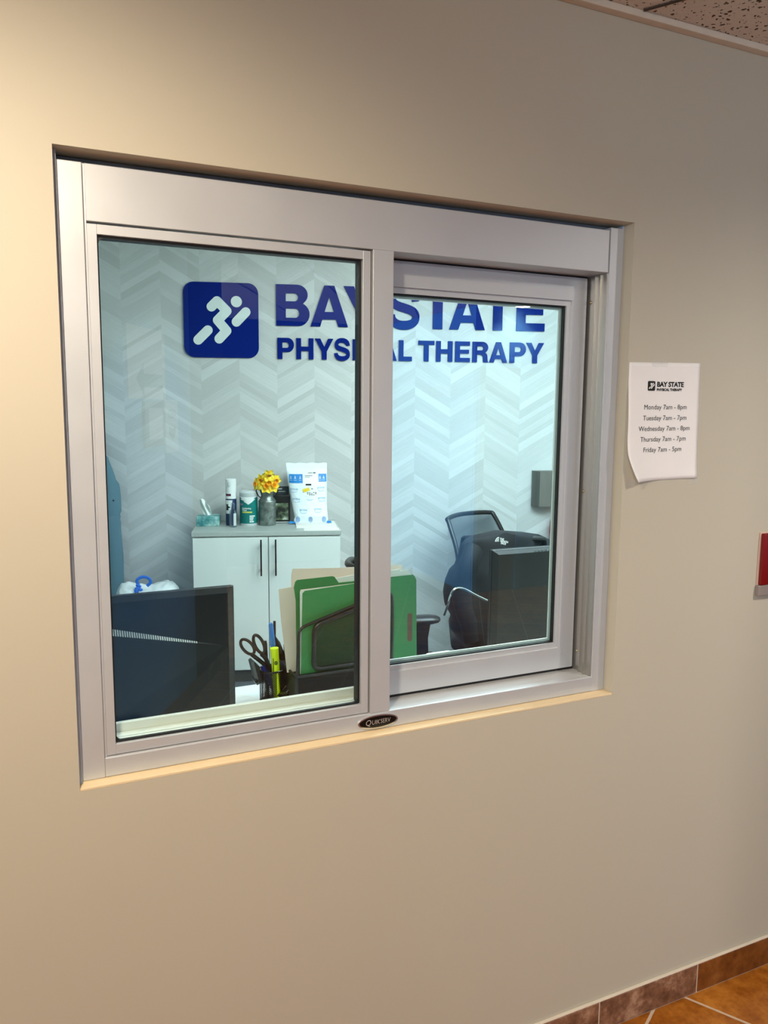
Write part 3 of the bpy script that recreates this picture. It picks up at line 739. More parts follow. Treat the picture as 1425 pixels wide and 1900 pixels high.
# ------------------------------------------------------------------ white cabinet and what stands on it
u0, u1, zc = -0.108, 0.729, 0.890
sf = SB-0.46
o = thing('storage_cabinet', ((u0+u1)/2, SB-0.23, 0), 'white two-door storage cabinet with pale grey top against the chevron wall', 'cabinet', wall=True)
b = W(); b.box(u0+0.004, u1-0.004, sf+0.022, SB-0.01, 0.10, zc-0.026, 0.001); b.build('body', M['cab_white'], o)
b = W(); b.box(u0+0.02, u1-0.02, sf+0.06, SB-0.02, 0.0, 0.10); b.build('toe_kick', M['kick'], o)
b = W(); b.box(u0-0.002, u1+0.002, sf, SB-0.004, zc-0.026, zc, 0.002); b.build('top', M['counter'], o)
for a, c, hx in ((u0+0.004, 0.3135, 0.275), (0.3185, u1-0.004, 0.357)):
    b = W(); b.box(a, c, sf+0.002, sf+0.021, 0.082, zc-0.034, 0.002); dr = b.build('door', M['cab_white'], o)
    b = W(); b.box(hx-0.0045, hx+0.0045, sf-0.034, sf-0.025, 0.640, 0.848, 0.001)
    for z in (0.675, 0.813): b.tube([(hx, sf-0.026, z), (hx, sf+0.003, z)], 0.004, 8)
    b.build('handle', M['dark_metal'], dr)
zt = zc
o = thing('tissue_box', (-0.035, SB-0.22, zt), 'teal marbled tissue box with a tissue pulled up, left end of the white cabinet', 'tissue box', wall=True)
b = W(); b.box(-0.102, 0.030, SB-0.235, SB-0.115, zt, zt+0.058, 0.002); b.build('box', M['tissue_box'], o)
def tis(u, v):
    z = zt+0.055+0.085*v; wd = 0.020+0.022*v-0.016*v*v*v
    x = -0.038-0.022*v+(u-0.5)*2*wd; y = SB-0.175+0.012*math.sin(u*9+v*3)*(0.4+v)
    return Vector((x, y, z+0.018*v*math.sin(u*4+0.6)))
b = W(); b.grid(tis, 16, 14); q = b.build('tissue', M['tissue'], o, smooth=True)
m_ = q.modifiers.new('t', 'SOLIDIFY'); m_.thickness = 0.0008
def cyl_label(b, cx, cy, r, pts, n=24):
    r += 0.0004
    """label patch given as (angle across, height) outline strips: list of (z, a0, a1)"""
    rows = []
    for z, a0, a1 in pts:
        rows.append([Vector((cx+r*math.sin(a0+(a1-a0)*k/n), cy-r*math.cos(a0+(a1-a0)*k/n), z)) for k in range(n+1)])
    V = [[b.bm.verts.new(p) for p in rw] for rw in rows]
    for a, c in zip(V, V[1:]):
        for k in range(n): b.bm.faces.new((a[k], a[k+1], c[k+1], c[k]))
def cyl_text(b, s, cx, cy, r, a0, z, size, sx=1.0, offset=0.0):
    flat_text(b, s, 0, 0, z, size, sx, 'LEFT', offset=offset, fn=lambda x, zz: Vector((cx+r*math.sin(a0+x/r), cy-r*math.cos(a0+x/r), zz)))
cx, cy = 0.098, SB-0.19
o = thing('spray_can', (cx, cy, zt), 'tall disinfectant spray can with white cap beside the teal canister', 'spray can', wall=True)
b = W(); b.lathe([(0, 0.001), (0.031, 0), (0.032, 0.004), (0.032, 0.19), (0.029, 0.203)], (cx, cy, zt)); b.lathe([(0.029, 0.203), (0, 0.204)], (cx, cy, zt)); b.build('can', M['navy_label'], o, smooth=True)
b = W(); b.lathe([(0.0315, 0.200), (0.0315, 0.272), (0.028, 0.276), (0.0, 0.276)], (cx, cy, zt)); cp = b.build('cap', M['wh_plastic'], o, smooth=True)
b = W(); b.sphere((cx-0.008, cy-0.029, zt+0.245), 0.010, (1, 0.5, 1.7), 14, 10); b.build('nozzle_button', M['grey_lid'], cp, smooth=True)
b = W(); cyl_label(b, cx, cy, 0.0324, [(zt+0.160, -1.25, 1.2), (zt+0.200, -1.25, 1.2)]); cyl_label(b, cx, cy, 0.0324, [(zt+0.072, -1.1, -0.1), (zt+0.105, -1.1, 0.1), (zt+0.152, -1.1, 0.3)]); b.build('white_label', M['wh_plastic'], o, smooth=True)
b = W(); cyl_label(b, cx, cy, 0.0328, [(zt+0.176, -1.05, 0.05), (zt+0.190, -1.05, 0.05)]); b.build('maroon_band', M['maroon_label'], o, smooth=True)
b = W(); cyl_label(b, cx, cy, 0.0327, [(zt+0.092, -1.0, -0.45), (zt+0.110, -0.9, -0.1), (zt+0.128, -1.0, -0.5)]); b.build('dark_print', M['ink'], o, smooth=True)
cx, cy = 0.112, SB-0.265
o = thing('sanitizer_bottle', (cx, cy, zt), 'small clear sanitizer bottle standing in front of the spray can', 'bottle', wall=True)
b = W(); b.lathe([(0, 0.001), (0.021, 0.0), (0.0225, 0.004), (0.0225, 0.085), (0.019, 0.097), (0.010, 0.104), (0.010, 0.112), (0, 0.112)], (cx, cy, zt), 24); b.build('bottle', M['clear'], o, smooth=True)
b = W(); b.lathe([(0.0125, 0.108), (0.0125, 0.136), (0.010, 0.141), (0, 0.142)], (cx, cy, zt), 20); b.build('cap', M['clear'], o, smooth=True)
b = W(); cyl_label(b, cx, cy, 0.0229, [(zt+0.010, 0.15, 0.95), (zt+0.082, 0.15, 0.95)]); b.build('label', M['grey_lid'], o, smooth=True)
cx, cy, r = 0.200, SB-0.19, 0.0525
o = thing('wipes_canister', (cx, cy, zt), 'teal wipes canister with pale grey lid between spray can and milk can vase', 'canister', wall=True)
b = W(); b.lathe([(0, 0.001), (r-0.001, 0.0), (r, 0.003), (r, 0.014)], (cx, cy, zt)); b.build('base', M['grey_lid'], o, smooth=True)
b = W(); b.lathe([(r, 0.014), (r, 0.178), (0, 0.178)], (cx, cy, zt)); b.build('body', M['teal'], o, smooth=True)
b = W(); b.lathe([(r, 0.172), (r+0.0015, 0.176), (r+0.0015, 0.196), (r-0.003, 0.202), (r-0.006, 0.2025), (r-0.012, 0.208), (r-0.016, 0.2085), (0, 0.2085)], (cx, cy, zt)); b.build('lid', M['grey_lid'], o, smooth=True)
b = W(); cyl_label(b, cx, cy, r+0.0004, [(zt+0.128, -0.04, 0.04), (zt+0.142, -0.45, 0.42), (zt+0.156, -0.95, 0.80), (zt+0.172, -1.5, 1.3)], 48); b.build('white_label', M['wh_plastic'], o, smooth=True)
b = W(); cyl_label(b, cx, cy, r+0.0006, [(zt+0.078, -0.72, 0.42), (zt+0.086, -0.72, 0.42)]); b.build('yellow_band', M['yellow_label'], o, smooth=True)
b = W(); cyl_text(b, 'Disinfecting', cx, cy, r+0.0010, -0.75, zt+0.101, 0.013, 0.9, 0.0004); cyl_text(b, 'Wipes', cx, cy, r+0.0010, -0.75, zt+0.090, 0.013, 0.9, 0.0004)
b.build('lettering', M['wh_plastic'], o, smooth=True)
for q, (a, c) in enumerate(((0.12, 0.62), (0.12, 0.52), (0.12, 0.58), (0.12, 0.78))): b = W(); cyl_label(b, cx, cy, r+0.0006, [(zt+0.022+0.011*q, a, c), (zt+0.029+0.011*q, a, c)]); b.build('print_line', M['wh_plastic'], o, smooth=True)
b = W(); cyl_label(b, cx, cy, r+0.0006, [(zt+0.122, -1.2, -0.62), (zt+0.134, -1.2, -0.62)]); b.build('lilac_badge', simple('lilac_print', (150, 130, 160), 0.5), o, smooth=True)

cx, cy, r = 0.310, SB-0.20, 0.0505
o = thing('milk_can_vase', (cx, cy, zt), 'galvanised milk can vase with two handles holding the yellow flowers', 'vase', wall=True)
b = W(); b.lathe([(0, 0.001), (r-0.002, 0), (r, 0.003), (r, 0.138), (r+0.002, 0.1405), (r+0.002, 0.144), (r, 0.147), (r-0.006, 0.154), (0.036, 0.170), (0.0355, 0.178), (0.040, 0.195), (0.0485, 0.222), (0.0475, 0.223), (0.039, 0.196), (0.034, 0.178), (0.034, 0.165), (0.0, 0.155)], (cx, cy, zt), 48)
b.build('can', M['galv'], o, smooth=True)
for sg in (-1, 1):
    b = W(); b.tube(spline([(cx+sg*0.036, cy-0.004, zt+0.166), (cx+sg*0.047, cy-0.012, zt+0.172), (cx+sg*0.058, cy-0.014, zt+0.190), (cx+sg*0.064, cy-0.012, zt+0.206), (cx+sg*0.056, cy-0.008, zt+0.214), (cx+sg*0.044, cy-0.004, zt+0.208)], 6), 0.0032, 8)
    b.build('handle', M['dark_metal'], o, smooth=True)
b = W(); cyl_label(b, cx, cy, 0.0480, [(zt+0.148, 0.05, 0.42), (zt+0.166, 0.05, 0.42)]); q = b.build('tag', M['wh_plastic'], o, smooth=True)
fl_lab = ['topmost orange-centred daffodil in the milk can vase', 'yellow daffodil at the right of the milk can bunch', 'pale yellow daffodil at the upper left of the milk can bunch',
          'yellow daffodil hanging over the front rim of the milk can', 'deep yellow daffodil at the far left of the milk can bunch', 'pale yellow daffodil in the middle of the milk can bunch', 'yellow daffodil at the lower right rim of the milk can']
for i, (dx, dz, dy, yaw_, pit) in enumerate(((0.012, 0.300, -0.012, 0.1, -0.5), (0.046, 0.268, -0.02, 0.5, -0.2), (-0.026, 0.272, -0.018, -0.5, -0.35), (-0.004, 0.230, -0.048, 0.0, 0.5), (-0.055, 0.246, -0.02, -0.9, 0.1), (0.010, 0.258, -0.046, 0.1, -0.1), (0.034, 0.236, -0.040, 0.5, 0.3))):
    fc = Vector((cx+dx, cy+dy, zt+dz))
    o = thing('daffodil', (cx+dx*0.2, cy+dy*0.2, zt+0.16), fl_lab[i], 'flower', wall=True, group='daffodils in the milk can vase')
    R3 = Matrix.Rotation(yaw_, 3, 'Z') @ Matrix.Rotation(-pit, 3, 'X')
    b = W()
    for k in range(6):
        a = k*PI/3+random.uniform(-.1, .1); L = random.uniform(0.034, 0.040)
        ca, sa = math.cos(a), math.sin(a)
        def pet(u, v, ca=ca, sa=sa, L=L, k=k):
            rr_ = 0.004+L*v; wd = 0.0165*math.sin(PI*min(1, 0.12+0.86*v))*(u-0.5)*2
            yy = -0.004+0.010*v*v-0.008*(u-0.5)**2*4*v + (0.002 if k % 2 else 0)
            return fc + R3 @ Vector((rr_*ca-wd*sa, yy, rr_*sa+wd*ca))
        b.grid(pet, 5, 6)
    q = b.build('petals', M['petal'], o, smooth=True); q.modifiers.new('t', 'SOLIDIFY').thickness = 0.0006
    b = W()
    def tr(u, v):
        a = u*2*PI; rr_ = 0.006+0.004*v+0.006*v*v+0.0012*math.sin(a*8)*v
        return fc + R3 @ Vector((rr_*math.cos(a), -0.003-0.018*v, rr_*math.sin(a)))
    b.grid(tr, 32, 5); q = b.build('trumpet', M['trumpet'], o, smooth=True); q.modifiers.new('t', 'SOLIDIFY').thickness = 0.0008
    b = W(); b.tube(spline([fc+Vector((0, 0.004, 0)), (cx+dx*0.55, cy+dy*0.4+0.006, zt+0.215), (cx+dx*0.2, cy+dy*0.2, zt+0.165)], 6), 0.0022, 6); b.build('stem', M['stem'], o, smooth=True)

o = thing('card_holder', (0.39, SB-0.075, zt), 'dark printed card standing behind the milk can vase', 'card', wall=True)
b = W(); b.box(0.345, 0.442, SB-0.060, SB-0.052, zt, zt+0.217, 0.001); b.build('card', M['dark_card'], o)
b = W(); b.box(0.372, 0.400, SB-0.0612, SB-0.0602, zt+0.198, zt+0.206); b.box(0.372, 0.420, SB-0.0612, SB-0.0602, zt+0.184, zt+0.188); b.build('print', M['grey_lid'], o)
o = thing('leaflet_box', (0.40, SB-0.10, zt), 'black leaflet box with a leaf picture between milk can and padded mailer', 'box', wall=True)
b = W(); b.box(0.335, 0.447, SB-0.135, SB-0.075, zt, zt+0.168, 0.002); b.build('box', M['black_plastic'], o)
b = W(); b.box(0.345, 0.435, SB-0.1365, SB-0.1352, zt+0.020, zt+0.122); b.build('picture', M['leaf_pic'], o)
b = W(); b.box(0.340, 0.442, SB-0.137, SB-0.1352, zt+0.004, zt+0.009); b.build('pale_edge', M['grey_lid'], o)

# padded mailer standing on its lower edge
o = thing('padded_mailer', (0.57, SB-0.19, zt+0.006), 'white padded mailer with blue band standing at the right end of the cabinet', 'parcel', wall=True)
zb_, zt_ = zt+0.007, zt+0.363
Lf = [(0, 0.476), (0.04, 0.466), (0.09, 0.474), (0.25, 0.462), (0.70, 0.434), (0.90, 0.428), (1, 0.424)]
Rf = [(0, 0.668), (0.05, 0.674), (0.3, 0.668), (0.8, 0.671), (1, 0.672)]
def mail(x, z, side=-1):
    v = max(0, min(1, (z-zb_)/(zt_-zb_))); l, r_ = lerp_tab(Lf, v), lerp_tab(Rf, v)
    u = max(0, min(1, (x-l)/(r_-l)))
    th = 0.034*(max(0, 4*u*(1-u))**0.55)*min(1, v*6+0.25)*max(0.0, min(1, (0.90-v)*4))**0.7 + 0.002
    wr = 0.0022*noise.noise(Vector((x*38, z*38, side*3)))+0.0015*noise.noise(Vector((x*90, z*90, 9)))
    yc = SB-0.185+0.085*v
    return Vector((x, yc+side*(th+abs(wr)*min(1, th*60) if side < 0 else th), z))
def mf(side):
    def f(u, v):
        z = zb_+(zt_-zb_)*v; l, r_ = lerp_tab(Lf, v), lerp_tab(Rf, v)
        p = mail(l+(r_-l)*u, z, side); p.z += 0.002*math.sin(u*22)*(v > 0.985); return p
    return f
b = W(); b.grid(mf(-1), 44, 60); b.grid(mf(1), 44, 60); bmesh.ops.remove_doubles(b.bm, verts=b.bm.verts[:], dist=0.0003); b.build('envelope', M['mailer'], o, smooth=True, angle=60)
def mpatch(b, x0, x1, z0, z1, nx=12, nz=4, d=0.0022, rot=0.0):
    cx_, cz_ = (x0+x1)/2, (z0+z1)/2
    def f(u, v):
        a, c = (u-0.5)*(x1-x0), (v-0.5)*(z1-z0)
        p = mail(cx_+a*math.cos(rot)-c*math.sin(rot), cz_+a*math.sin(rot)+c*math.cos(rot)); p.y -= d; return p
    b.grid(f, nx, nz)
b = W(); mpatch(b, 0.4415, 0.523, zt+0.246, zt+0.298, 12, 6); b.build('blue_band', M['mail_blue'], o, smooth=True)
b = W(); mpatch(b, 0.619, 0.6675, zt+0.253, zt+0.300, 8, 6); b.build('blue_band', M['mail_blue'], o, smooth=True)
for x in (0.452, 0.478, 0.508, 0.628, 0.650):
    b = W()
    for q in range(3): mpatch(b, x-0.006+0.002*q, x+0.006-0.002*q, zt+0.272+0.006*q, zt+0.275+0.006*q, 2, 1, 0.0034)
    mpatch(b, x-0.009, x+0.009, zt+0.262, zt+0.2635, 2, 1, 0.0034); b.build('white_icon', M['wh_plastic'], o)
b = W(); mpatch(b, 0.527, 0.612, zt+0.165, zt+0.318, 10, 12, 0.0020); b.build('address_label', M['wh_plastic'], o, smooth=True)
b = W()
for (x0_, x1_, z0_, z1_) in ((0.586, 0.602, 0.303, 0.308), (0.556, 0.582, 0.304, 0.307), (0.536, 0.582, 0.287, 0.290), (0.536, 0.566, 0.279, 0.281), (0.540, 0.574, 0.232, 0.242), (0.572, 0.584, 0.210, 0.214)):
    b = W(); mpatch(b, x0_, x1_, zt+z0_, zt+z1_, 3, 1, 0.0030); b.build('print_line', M['ink'], o)
b = W()
for k in range(5):
    for j in range(3):
        if (k*7+j*3) % 4: mpatch(b, 0.548+0.012*k, 0.556+0.012*k, zt+0.174+0.007*j, zt+0.178+0.007*j, 1, 1, 0.0030)
b.build('code_print', M['ink'], o)
b = W(); mpatch(b, 0.523, 0.563, zt+0.196, zt+0.216, 8, 4, 0.0036, 0.28); b.build('yellow_sticker', M['yellow'], o, smooth=True)
mfn = lambda x, z: mail(x, z)-Vector((0, 0.0030, 0))
for x, z in ((0.484, 0.147), (0.565, 0.160), (0.636, 0.152), (0.525, 0.082), (0.612, 0.087), (0.470, 0.205), (0.632, 0.213)):
    b = W()
    if not (0.53 < x < 0.60 and z > 0.15): flat_text(b, 'prime', x, 0, zt+z, 0.0205, 0.95, fn=mfn)
    pts = [(x-0.020+0.004*k, zt+z-0.008-0.006*math.sin(PI*k/10)) for k in range(11)]
    for p, q in zip(pts, pts[1:]):
        vs = [b.bm.verts.new(mfn(*t_)) for t_ in (p, q, (q[0], q[1]-0.002), (p[0], p[1]-0.002))]; b.bm.faces.new(vs)
    b.build('wordmark', M['pale_blue'], o)
for x in (0.492, 0.567, 0.648):
    b = W()
    pts = [(x+0.012*math.cos(a*PI/8), zt+0.030+0.017*math.sin(a*PI/8)) for a in range(16)]
    pin = [(x+0.0095*math.cos(a*PI/8), zt+0.030+0.0145*math.sin(a*PI/8)) for a in range(16)]
    for k in range(16):
        l = (k+1) % 16; b.bm.faces.new([b.bm.verts.new(mfn(*t_)) for t_ in (pts[k], pts[l], pin[l], pin[k])])
    for q in range(3): b.bm.faces.new([b.bm.verts.new(mfn(*t_)) for t_ in ((x-0.006, zt+0.022+0.007*q), (x+0.006, zt+0.022+0.007*q), (x+0.006, zt+0.025+0.007*q), (x-0.006, zt+0.025+0.007*q))])
    b.build('round_icon', M['mail_blue'], o)
b = W()
for pts in ([(0.436, zt+0.007), (0.476, zt+0.007), (0.476, zt+0.014), (0.444, zt+0.020)], [(0.668, zt+0.007), (0.695, zt+0.009), (0.690, zt+0.018), (0.668, zt+0.020)]):
    b = W(); b.prism(pts, SB-0.20, SB-0.185); b.build('blue_corner', M['mail_blue'], o)
for nm, (a, c, y0_, y1_, z0_), lab in (('paper_stack', (0.478, 0.716, SB-0.35, SB-0.10, zt), 'stack of white papers lying under the padded mailer'), ('paper_sheet', (0.520, 0.722, SB-0.445, SB-0.36, zt), 'white sheet at the front edge of the cabinet top')):
    o = thing(nm, ((a+c)/2, (y0_+y1_)/2, zt), lab, 'papers', wall=True)
    b = W(); b.box(a, c, y0_, y1_, zt, zt+(0.006 if nm == 'paper_stack' else 0.0025)); b.build('sheets', M['paper'], o)

# ------------------------------------------------------------------ left: bin with liner, hanging coat
o = thing('waste_bin', (-0.37, SB-0.36, 0), 'grey bin with a puffed white liner left of the white cabinet, behind the monitor', 'bin', wall=True)
b = W(); b.lathe([(0, 0.0), (0.13, 0.0), (0.165, 0.50), (0.160, 0.50), (0.126, 0.01), (0, 0.01)], (-0.37, SB-0.36, 0)); b.build('bin', M['bin'], o, smooth=True)
b = W()
def liner(u, v):
    a = u*2*PI; r_ = 0.174*(1-v**2.4)*(1+0.06*noise.noise(Vector((math.cos(a)*2, math.sin(a)*2, v*3))))
    h = 0.46+0.145*v**0.55 + 0.028*math.cos(a*2-0.3)*math.sin(PI*v) - 0.03*math.exp(-((v-1)**2)*14)
    n_ = 0.014*noise.noise(Vector((math.cos(a)*r_*22, math.sin(a)*r_*22, v*6)))
    return Vector((-0.37+math.cos(a)*r_, SB-0.36+math.sin(a)*r_, h+n_))
b.grid(liner, 56, 22); bmesh.ops.remove_doubles(b.bm, verts=b.bm.verts[:], dist=0.0003); b.build('liner', M['bag_white'], o, smooth=True, angle=80)
b = W(); b.tube(spline([(-0.400, SB-0.46, 0.590), (-0.412, SB-0.46, 0.622), (-0.385, SB-0.46, 0.642), (-0.350, SB-0.46, 0.636), (-0.338, SB-0.46, 0.612), (-0.358, SB-0.46, 0.590)], 6), 0.0085, 8, flat=0.35)
for k in range(7): b.sphere((-0.402+random.uniform(-.015, .015), SB-0.47+random.uniform(-.01, .01), 0.575+random.uniform(-.02, .022)), 0.012, (1.1, 0.7, 0.8), 8, 6)
b.build('drawstring', M['bag_blue'], o, smooth=True)
o = thing('coat', (-0.80, SB-0.05, 1.45), 'teal coat with a hanging sleeve at the left edge of the left pane', 'coat', wall=True)
def ell(cx_, cy_, z, a, c, n=20, ph=0.0): return [Vector((cx_+a*math.cos(2*PI*k/n+ph), cy_+c*math.sin(2*PI*k/n+ph), z)) for k in range(n)]
b = W(); b.loft([ell(-0.83, SB-0.09, z, a, c) for z, a, c in ((1.46, 0.06, 0.03), (1.42, 0.13, 0.05), (1.36, 0.19, 0.065), (1.2, 0.20, 0.08), (0.95, 0.21, 0.08), (0.7, 0.215, 0.085), (0.50, 0.225, 0.085))])
b.build('body', M['teal_dark'], o, smooth=True)
b = W(); b.tube(spline([(-0.70, SB-0.10, 1.38), (-0.665, SB-0.105, 1.27), (-0.617, SB-0.115, 1.12), (-0.612, SB-0.12, 0.95), (-0.606, SB-0.125, 0.90), (-0.598, SB-0.125, 0.62), (-0.600, SB-0.125, 0.52), (-0.600, SB-0.125, 0.46)], 6), [0.045]*6+[0.052]*6+[0.066]*6+[0.057]*6+[0.055]*6+[0.055]*6+[0.056]*6+[0.046], 14, flat=0.75)
for v in b.bm.verts:
    p = v.co; k = noise.noise(Vector((p.x*14, p.y*14, p.z*9)))*0.007 - 0.006*math.exp(-((p.z-0.925)/0.008)**2); v.co.x += k
sl = b.build('sleeve', M['teal_coat'], o, smooth=True)
b = W(); b.sphere((-0.578, SB-0.172, 1.04), 0.006, (1, .5, 1), 10, 8); b.build('button', M['dark_metal'], sl, smooth=True)
b = W(); b.tube([(-0.83, SB, 1.50), (-0.83, SB-0.05, 1.49), (-0.83, SB-0.06, 1.52)], 0.006, 8); b.build('hanger_hook', M['dark_metal'], o, smooth=True)

# ------------------------------------------------------------------ right: grey wall fixture, red bag
o = thing('wall_fixture', (2.077, SB, 0.965), 'grey metal half-round fixture on the wall at the right edge of the sash glass', 'fixture', wall=True)
b = W()
prof = [(2.006, SB), (2.006, SB-0.03), (2.014, SB-0.048), (2.04, SB-0.062), (2.08, SB-0.068), (2.12, SB-0.062), (2.148, SB-0.045), (2.155, SB)]
b.loft([[Vector((x, y, z)) for x, y in prof] for z in (0.965, 1.196)]); b.build('shade', M['fixture'], o)
b = W(); b.loft([[Vector((x*0.999+0.002, y-0.0012, z)) for x, y in prof[3:6]]+[Vector((x*0.999+0.002, y+0.002, z)) for x, y in prof[3:6]][::-1] for z in (0.966, 1.195)]); b.build('front_panel', simple('warm_grey_enamel', (112, 106, 98), 0.5), o)
o = thing('red_bag', (2.19, SB-0.10, 0.74), 'red rounded bag hanging below the grey fixture, half hidden by the sash edge', 'bag', wall=True)
b = W(); b.loft([ell(2.205, SB-0.07, z, a, 0.06) for z, a in ((0.72, 0.05), (0.74, 0.085), (0.80, 0.092), (0.87, 0.088), (0.92, 0.07), (0.945, 0.03))]); b.build('pouch', simple('red_nylon', (176, 30, 34), 0.6), o, smooth=True)
b = W(); b.tube(spline([(2.19, SB-0.07, 0.94), (2.195, SB-0.03, 0.985), (2.215, SB-0.03, 0.985), (2.22, SB-0.07, 0.94)], 5), 0.006, 8); b.build('strap', simple('dark_red_nylon', (110, 20, 24), 0.7), o, smooth=True)

# ================================================================== DESK BEHIND THE WINDOW
ZD = 0.74
o = thing('desk', (1.2, 0.5, 0), 'white desk running along the office side of the window', 'desk')
MB().box(-0.50, 3.38, 0.135, 0.855, ZD-0.028, ZD, 0.002).build('desk_top', M['desk'], o)
for x in (-0.48, 3.33): MB().box(x, x+0.03, 0.15, 0.83, 0.0, ZD-0.028).build('leg', M['desk'], o)
MB().box(-0.45, 3.33, 0.15, 0.168, 0.25, ZD-0.028).build('modesty_panel', M['desk'], o)

def monitor(x0, x1, yb, z0, z1, label, vent, rz=0.0):
    cx_ = (x0+x1)/2
    o = thing('monitor', (cx_, yb+0.05, ZD), label, 'monitor', rz=rz)
    L = lambda: MB(Matrix.Translation((cx_, yb+0.05, 0)) @ Matrix.Rotation(rz, 4, 'Z') @ Matrix.Translation((-cx_, -yb-0.05, 0)))
    b = L(); b.box(x0, x1, yb+0.004, yb+0.026, z0, z1, 0.004); b.build('screen_housing', M['mon'], o)
    # rear cover with bevelled rim
    q = [(x0+0.001, z0+0.001), (x1-0.001, z0+0.001), (x1-0.001, z1-0.001), (x0+0.001, z1-0.001)]
    r_ = [(x0+0.018, z0+0.018), (x1-0.018, z0+0.018), (x1-0.018, z1-0.014), (x0+0.018, z1-0.014)]
    b = L(); b.loft([[Vector((x, yb+0.006, z)) for x, z in q], [Vector((x, yb-0.006, z)) for x, z in r_]]); cv = b.build('rear_cover', M['mon'], o)
    b = L(); b.box(x0-0.0006, x1+0.0006, yb+0.012, yb+0.0135, z0-0.0006, z1+0.0006); b.build('edge_glint', M['mon_glint_marks'], o)  # thin grey strip paints the highlight along the lit housing edges
    if vent:
        # chevron-shaped raised lower cover, its upper edge carries a row of vent slots
        cxv = x0+0.425*(x1-x0); zc_ = z1-0.078; ze = z1-0.150; xe = x1-0.03
        Av, Pv, Qv = Vector((cxv, yb-0.006, zc_+0.004)), Vector((cxv, yb-0.020, zc_-0.012)), Vector((cxv, yb-0.006, z0+0.03))
        Bv = {1: Vector((xe, yb-0.006, ze)), -1: Vector((2*cxv-xe if 2*cxv-xe > x0+0.02 else x0+0.02, yb-0.006, ze))}
        b = L(); a_, p_, q_ = (b.bm.verts.new(v) for v in (Av, Pv, Qv)); e_ = {k: b.bm.verts.new(v) for k, v in Bv.items()}
        for k in (1, -1): b.bm.faces.new((a_, e_[k], p_)); b.bm.faces.new((p_, e_[k], q_))
        b.bm.faces.new((a_, e_[1], q_, e_[-1])); b.build('lower_cover', M['mon'], o)
        for sg in (1, -1):
            b = L(); n_ = 50; of = Vector((0, -0.0008, 0.0008))
            for k in range(n_-12):
                qs = [Av.lerp(Bv[sg], k/n_)*0.90+Pv.lerp(Bv[sg], k/n_)*0.10, Av.lerp(Bv[sg], (k+.55)/n_)*0.90+Pv.lerp(Bv[sg], (k+.55)/n_)*0.10, Av.lerp(Bv[sg], (k+.55)/n_)*0.06+Pv.lerp(Bv[sg], (k+.55)/n_)*0.94, Av.lerp(Bv[sg], k/n_)*0.06+Pv.lerp(Bv[sg], k/n_)*0.94]
                b.loft([[q+of for q in qs], [q-of*0.5 for q in qs]])
            b.build('vent', M['vent'], o)
    else:
        b = L()
        for k in range(5): b.prism([(x0+0.150+0.014*k, z1-0.012), (x0+0.156+0.014*k, z1-0.012), (x0+0.158+0.014*k, z1-0.008), (x0+0.152+0.014*k, z1-0.008)], yb-0.0066, yb-0.004)
        b.build('button_marks', M['mon_glint_marks'], o)
    b = L(); b.box(cx_-0.03, cx_+0.03, yb-0.03, yb-0.004, ZD+0.01, z0+0.025, 0.004); b.build('stand_neck', M['mon'], o)
    b = L(); b.box(cx_-0.12, cx_+0.12, yb-0.09, yb+0.11, ZD, ZD+0.012, 0.004); b.build('stand_foot', M['mon'], o)
    return o
monitor(-0.118, 0.412, 0.50, 0.805, 1.136, 'black monitor seen from behind with angled vent slots, lower left pane', True)
monitor(1.272, 1.80, 0.625, 0.800, 1.147, 'black monitor seen from behind in the right sash in front of the draped jacket', False, rz=-0.03)

# ------------------------------------------------------------------ mesh pen cup and its pens
pc = Vector((0.566, 0.690, ZD))
o = thing('pen_cup', pc, 'black wire mesh pen cup on the desk between monitor and file organizer', 'pen cup')
b = MB(); b.lathe([(0.036, 0.004), (0.037, 0.098)], pc, 40); b.build('mesh_wall', M['cup_mesh'], o, smooth=True)
b = MB(); b.tube([(pc.x+0.037*math.cos(a*PI/20), pc.y+0.037*math.sin(a*PI/20), ZD+0.100) for a in range(40)], 0.0028, 8, closed=True); b.build('rim', M['black_plastic'], o, smooth=True)
b = MB(); b.lathe([(0, 0.0), (0.037, 0.0), (0.037, 0.007), (0, 0.007)], pc, 40); b.build('base', M['black_plastic'], o, smooth=True)
def stick(name, label, cat, p0, p1, prof, mat, parts=(), flat=1.0):
    p0, p1 = Vector(p0), Vector(p1); d = p1-p0
    o = thing(name, p0, label, cat)
    ts = [q[0] for q in prof]
    b = MB(); b.tube([p0+d*t for t in ts], [q[1] for q in prof], 14, flat=flat); b.build('barrel', mat, o, smooth=True)
    for nm, pr, mm in parts:
        b = MB(); b.tube([p0+d*q[0] for q in pr], [q[1] for q in pr], 14, flat=flat); b.build(nm, mm, o, smooth=True)
    return o
hl = stick('highlighter', 'fluorescent yellow highlighter standing in the pen cup', 'highlighter', (0.574, 0.664, ZD+0.009), (0.5655, 0.664, ZD+0.170), [(0, 0.010), (0.98, 0.0118), (0.985, 0.0118)], M['yellow_hl'],
      [('end_cap', [(0.983, 0.0122), (0.995, 0.0120), (1.0, 0.0095)], M['yellow_hl'])])
b = MB(); hp = Vector((0.5665, 0.664, ZD+0.128))
b.ring([(hp.x+0.0055*math.cos(k*PI/10), hp.z+0.0055*math.sin(k*PI/10)) for k in range(20)], [(hp.x+0.0040*math.cos(k*PI/10), hp.z+0.0040*math.sin(k*PI/10)) for k in range(20)], hp.y-0.0124, hp.y-0.0112)
b.box(hp.x-0.0015, hp.x+0.0015, hp.y-0.0124, hp.y-0.0112, hp.z-0.003, hp.z+0.003); b.box(hp.x-0.0080, hp.x-0.0065, hp.y-0.0104, hp.y-0.008, hp.z-0.03, hp.z+0.014); b.build('print', M['ink'], hl)
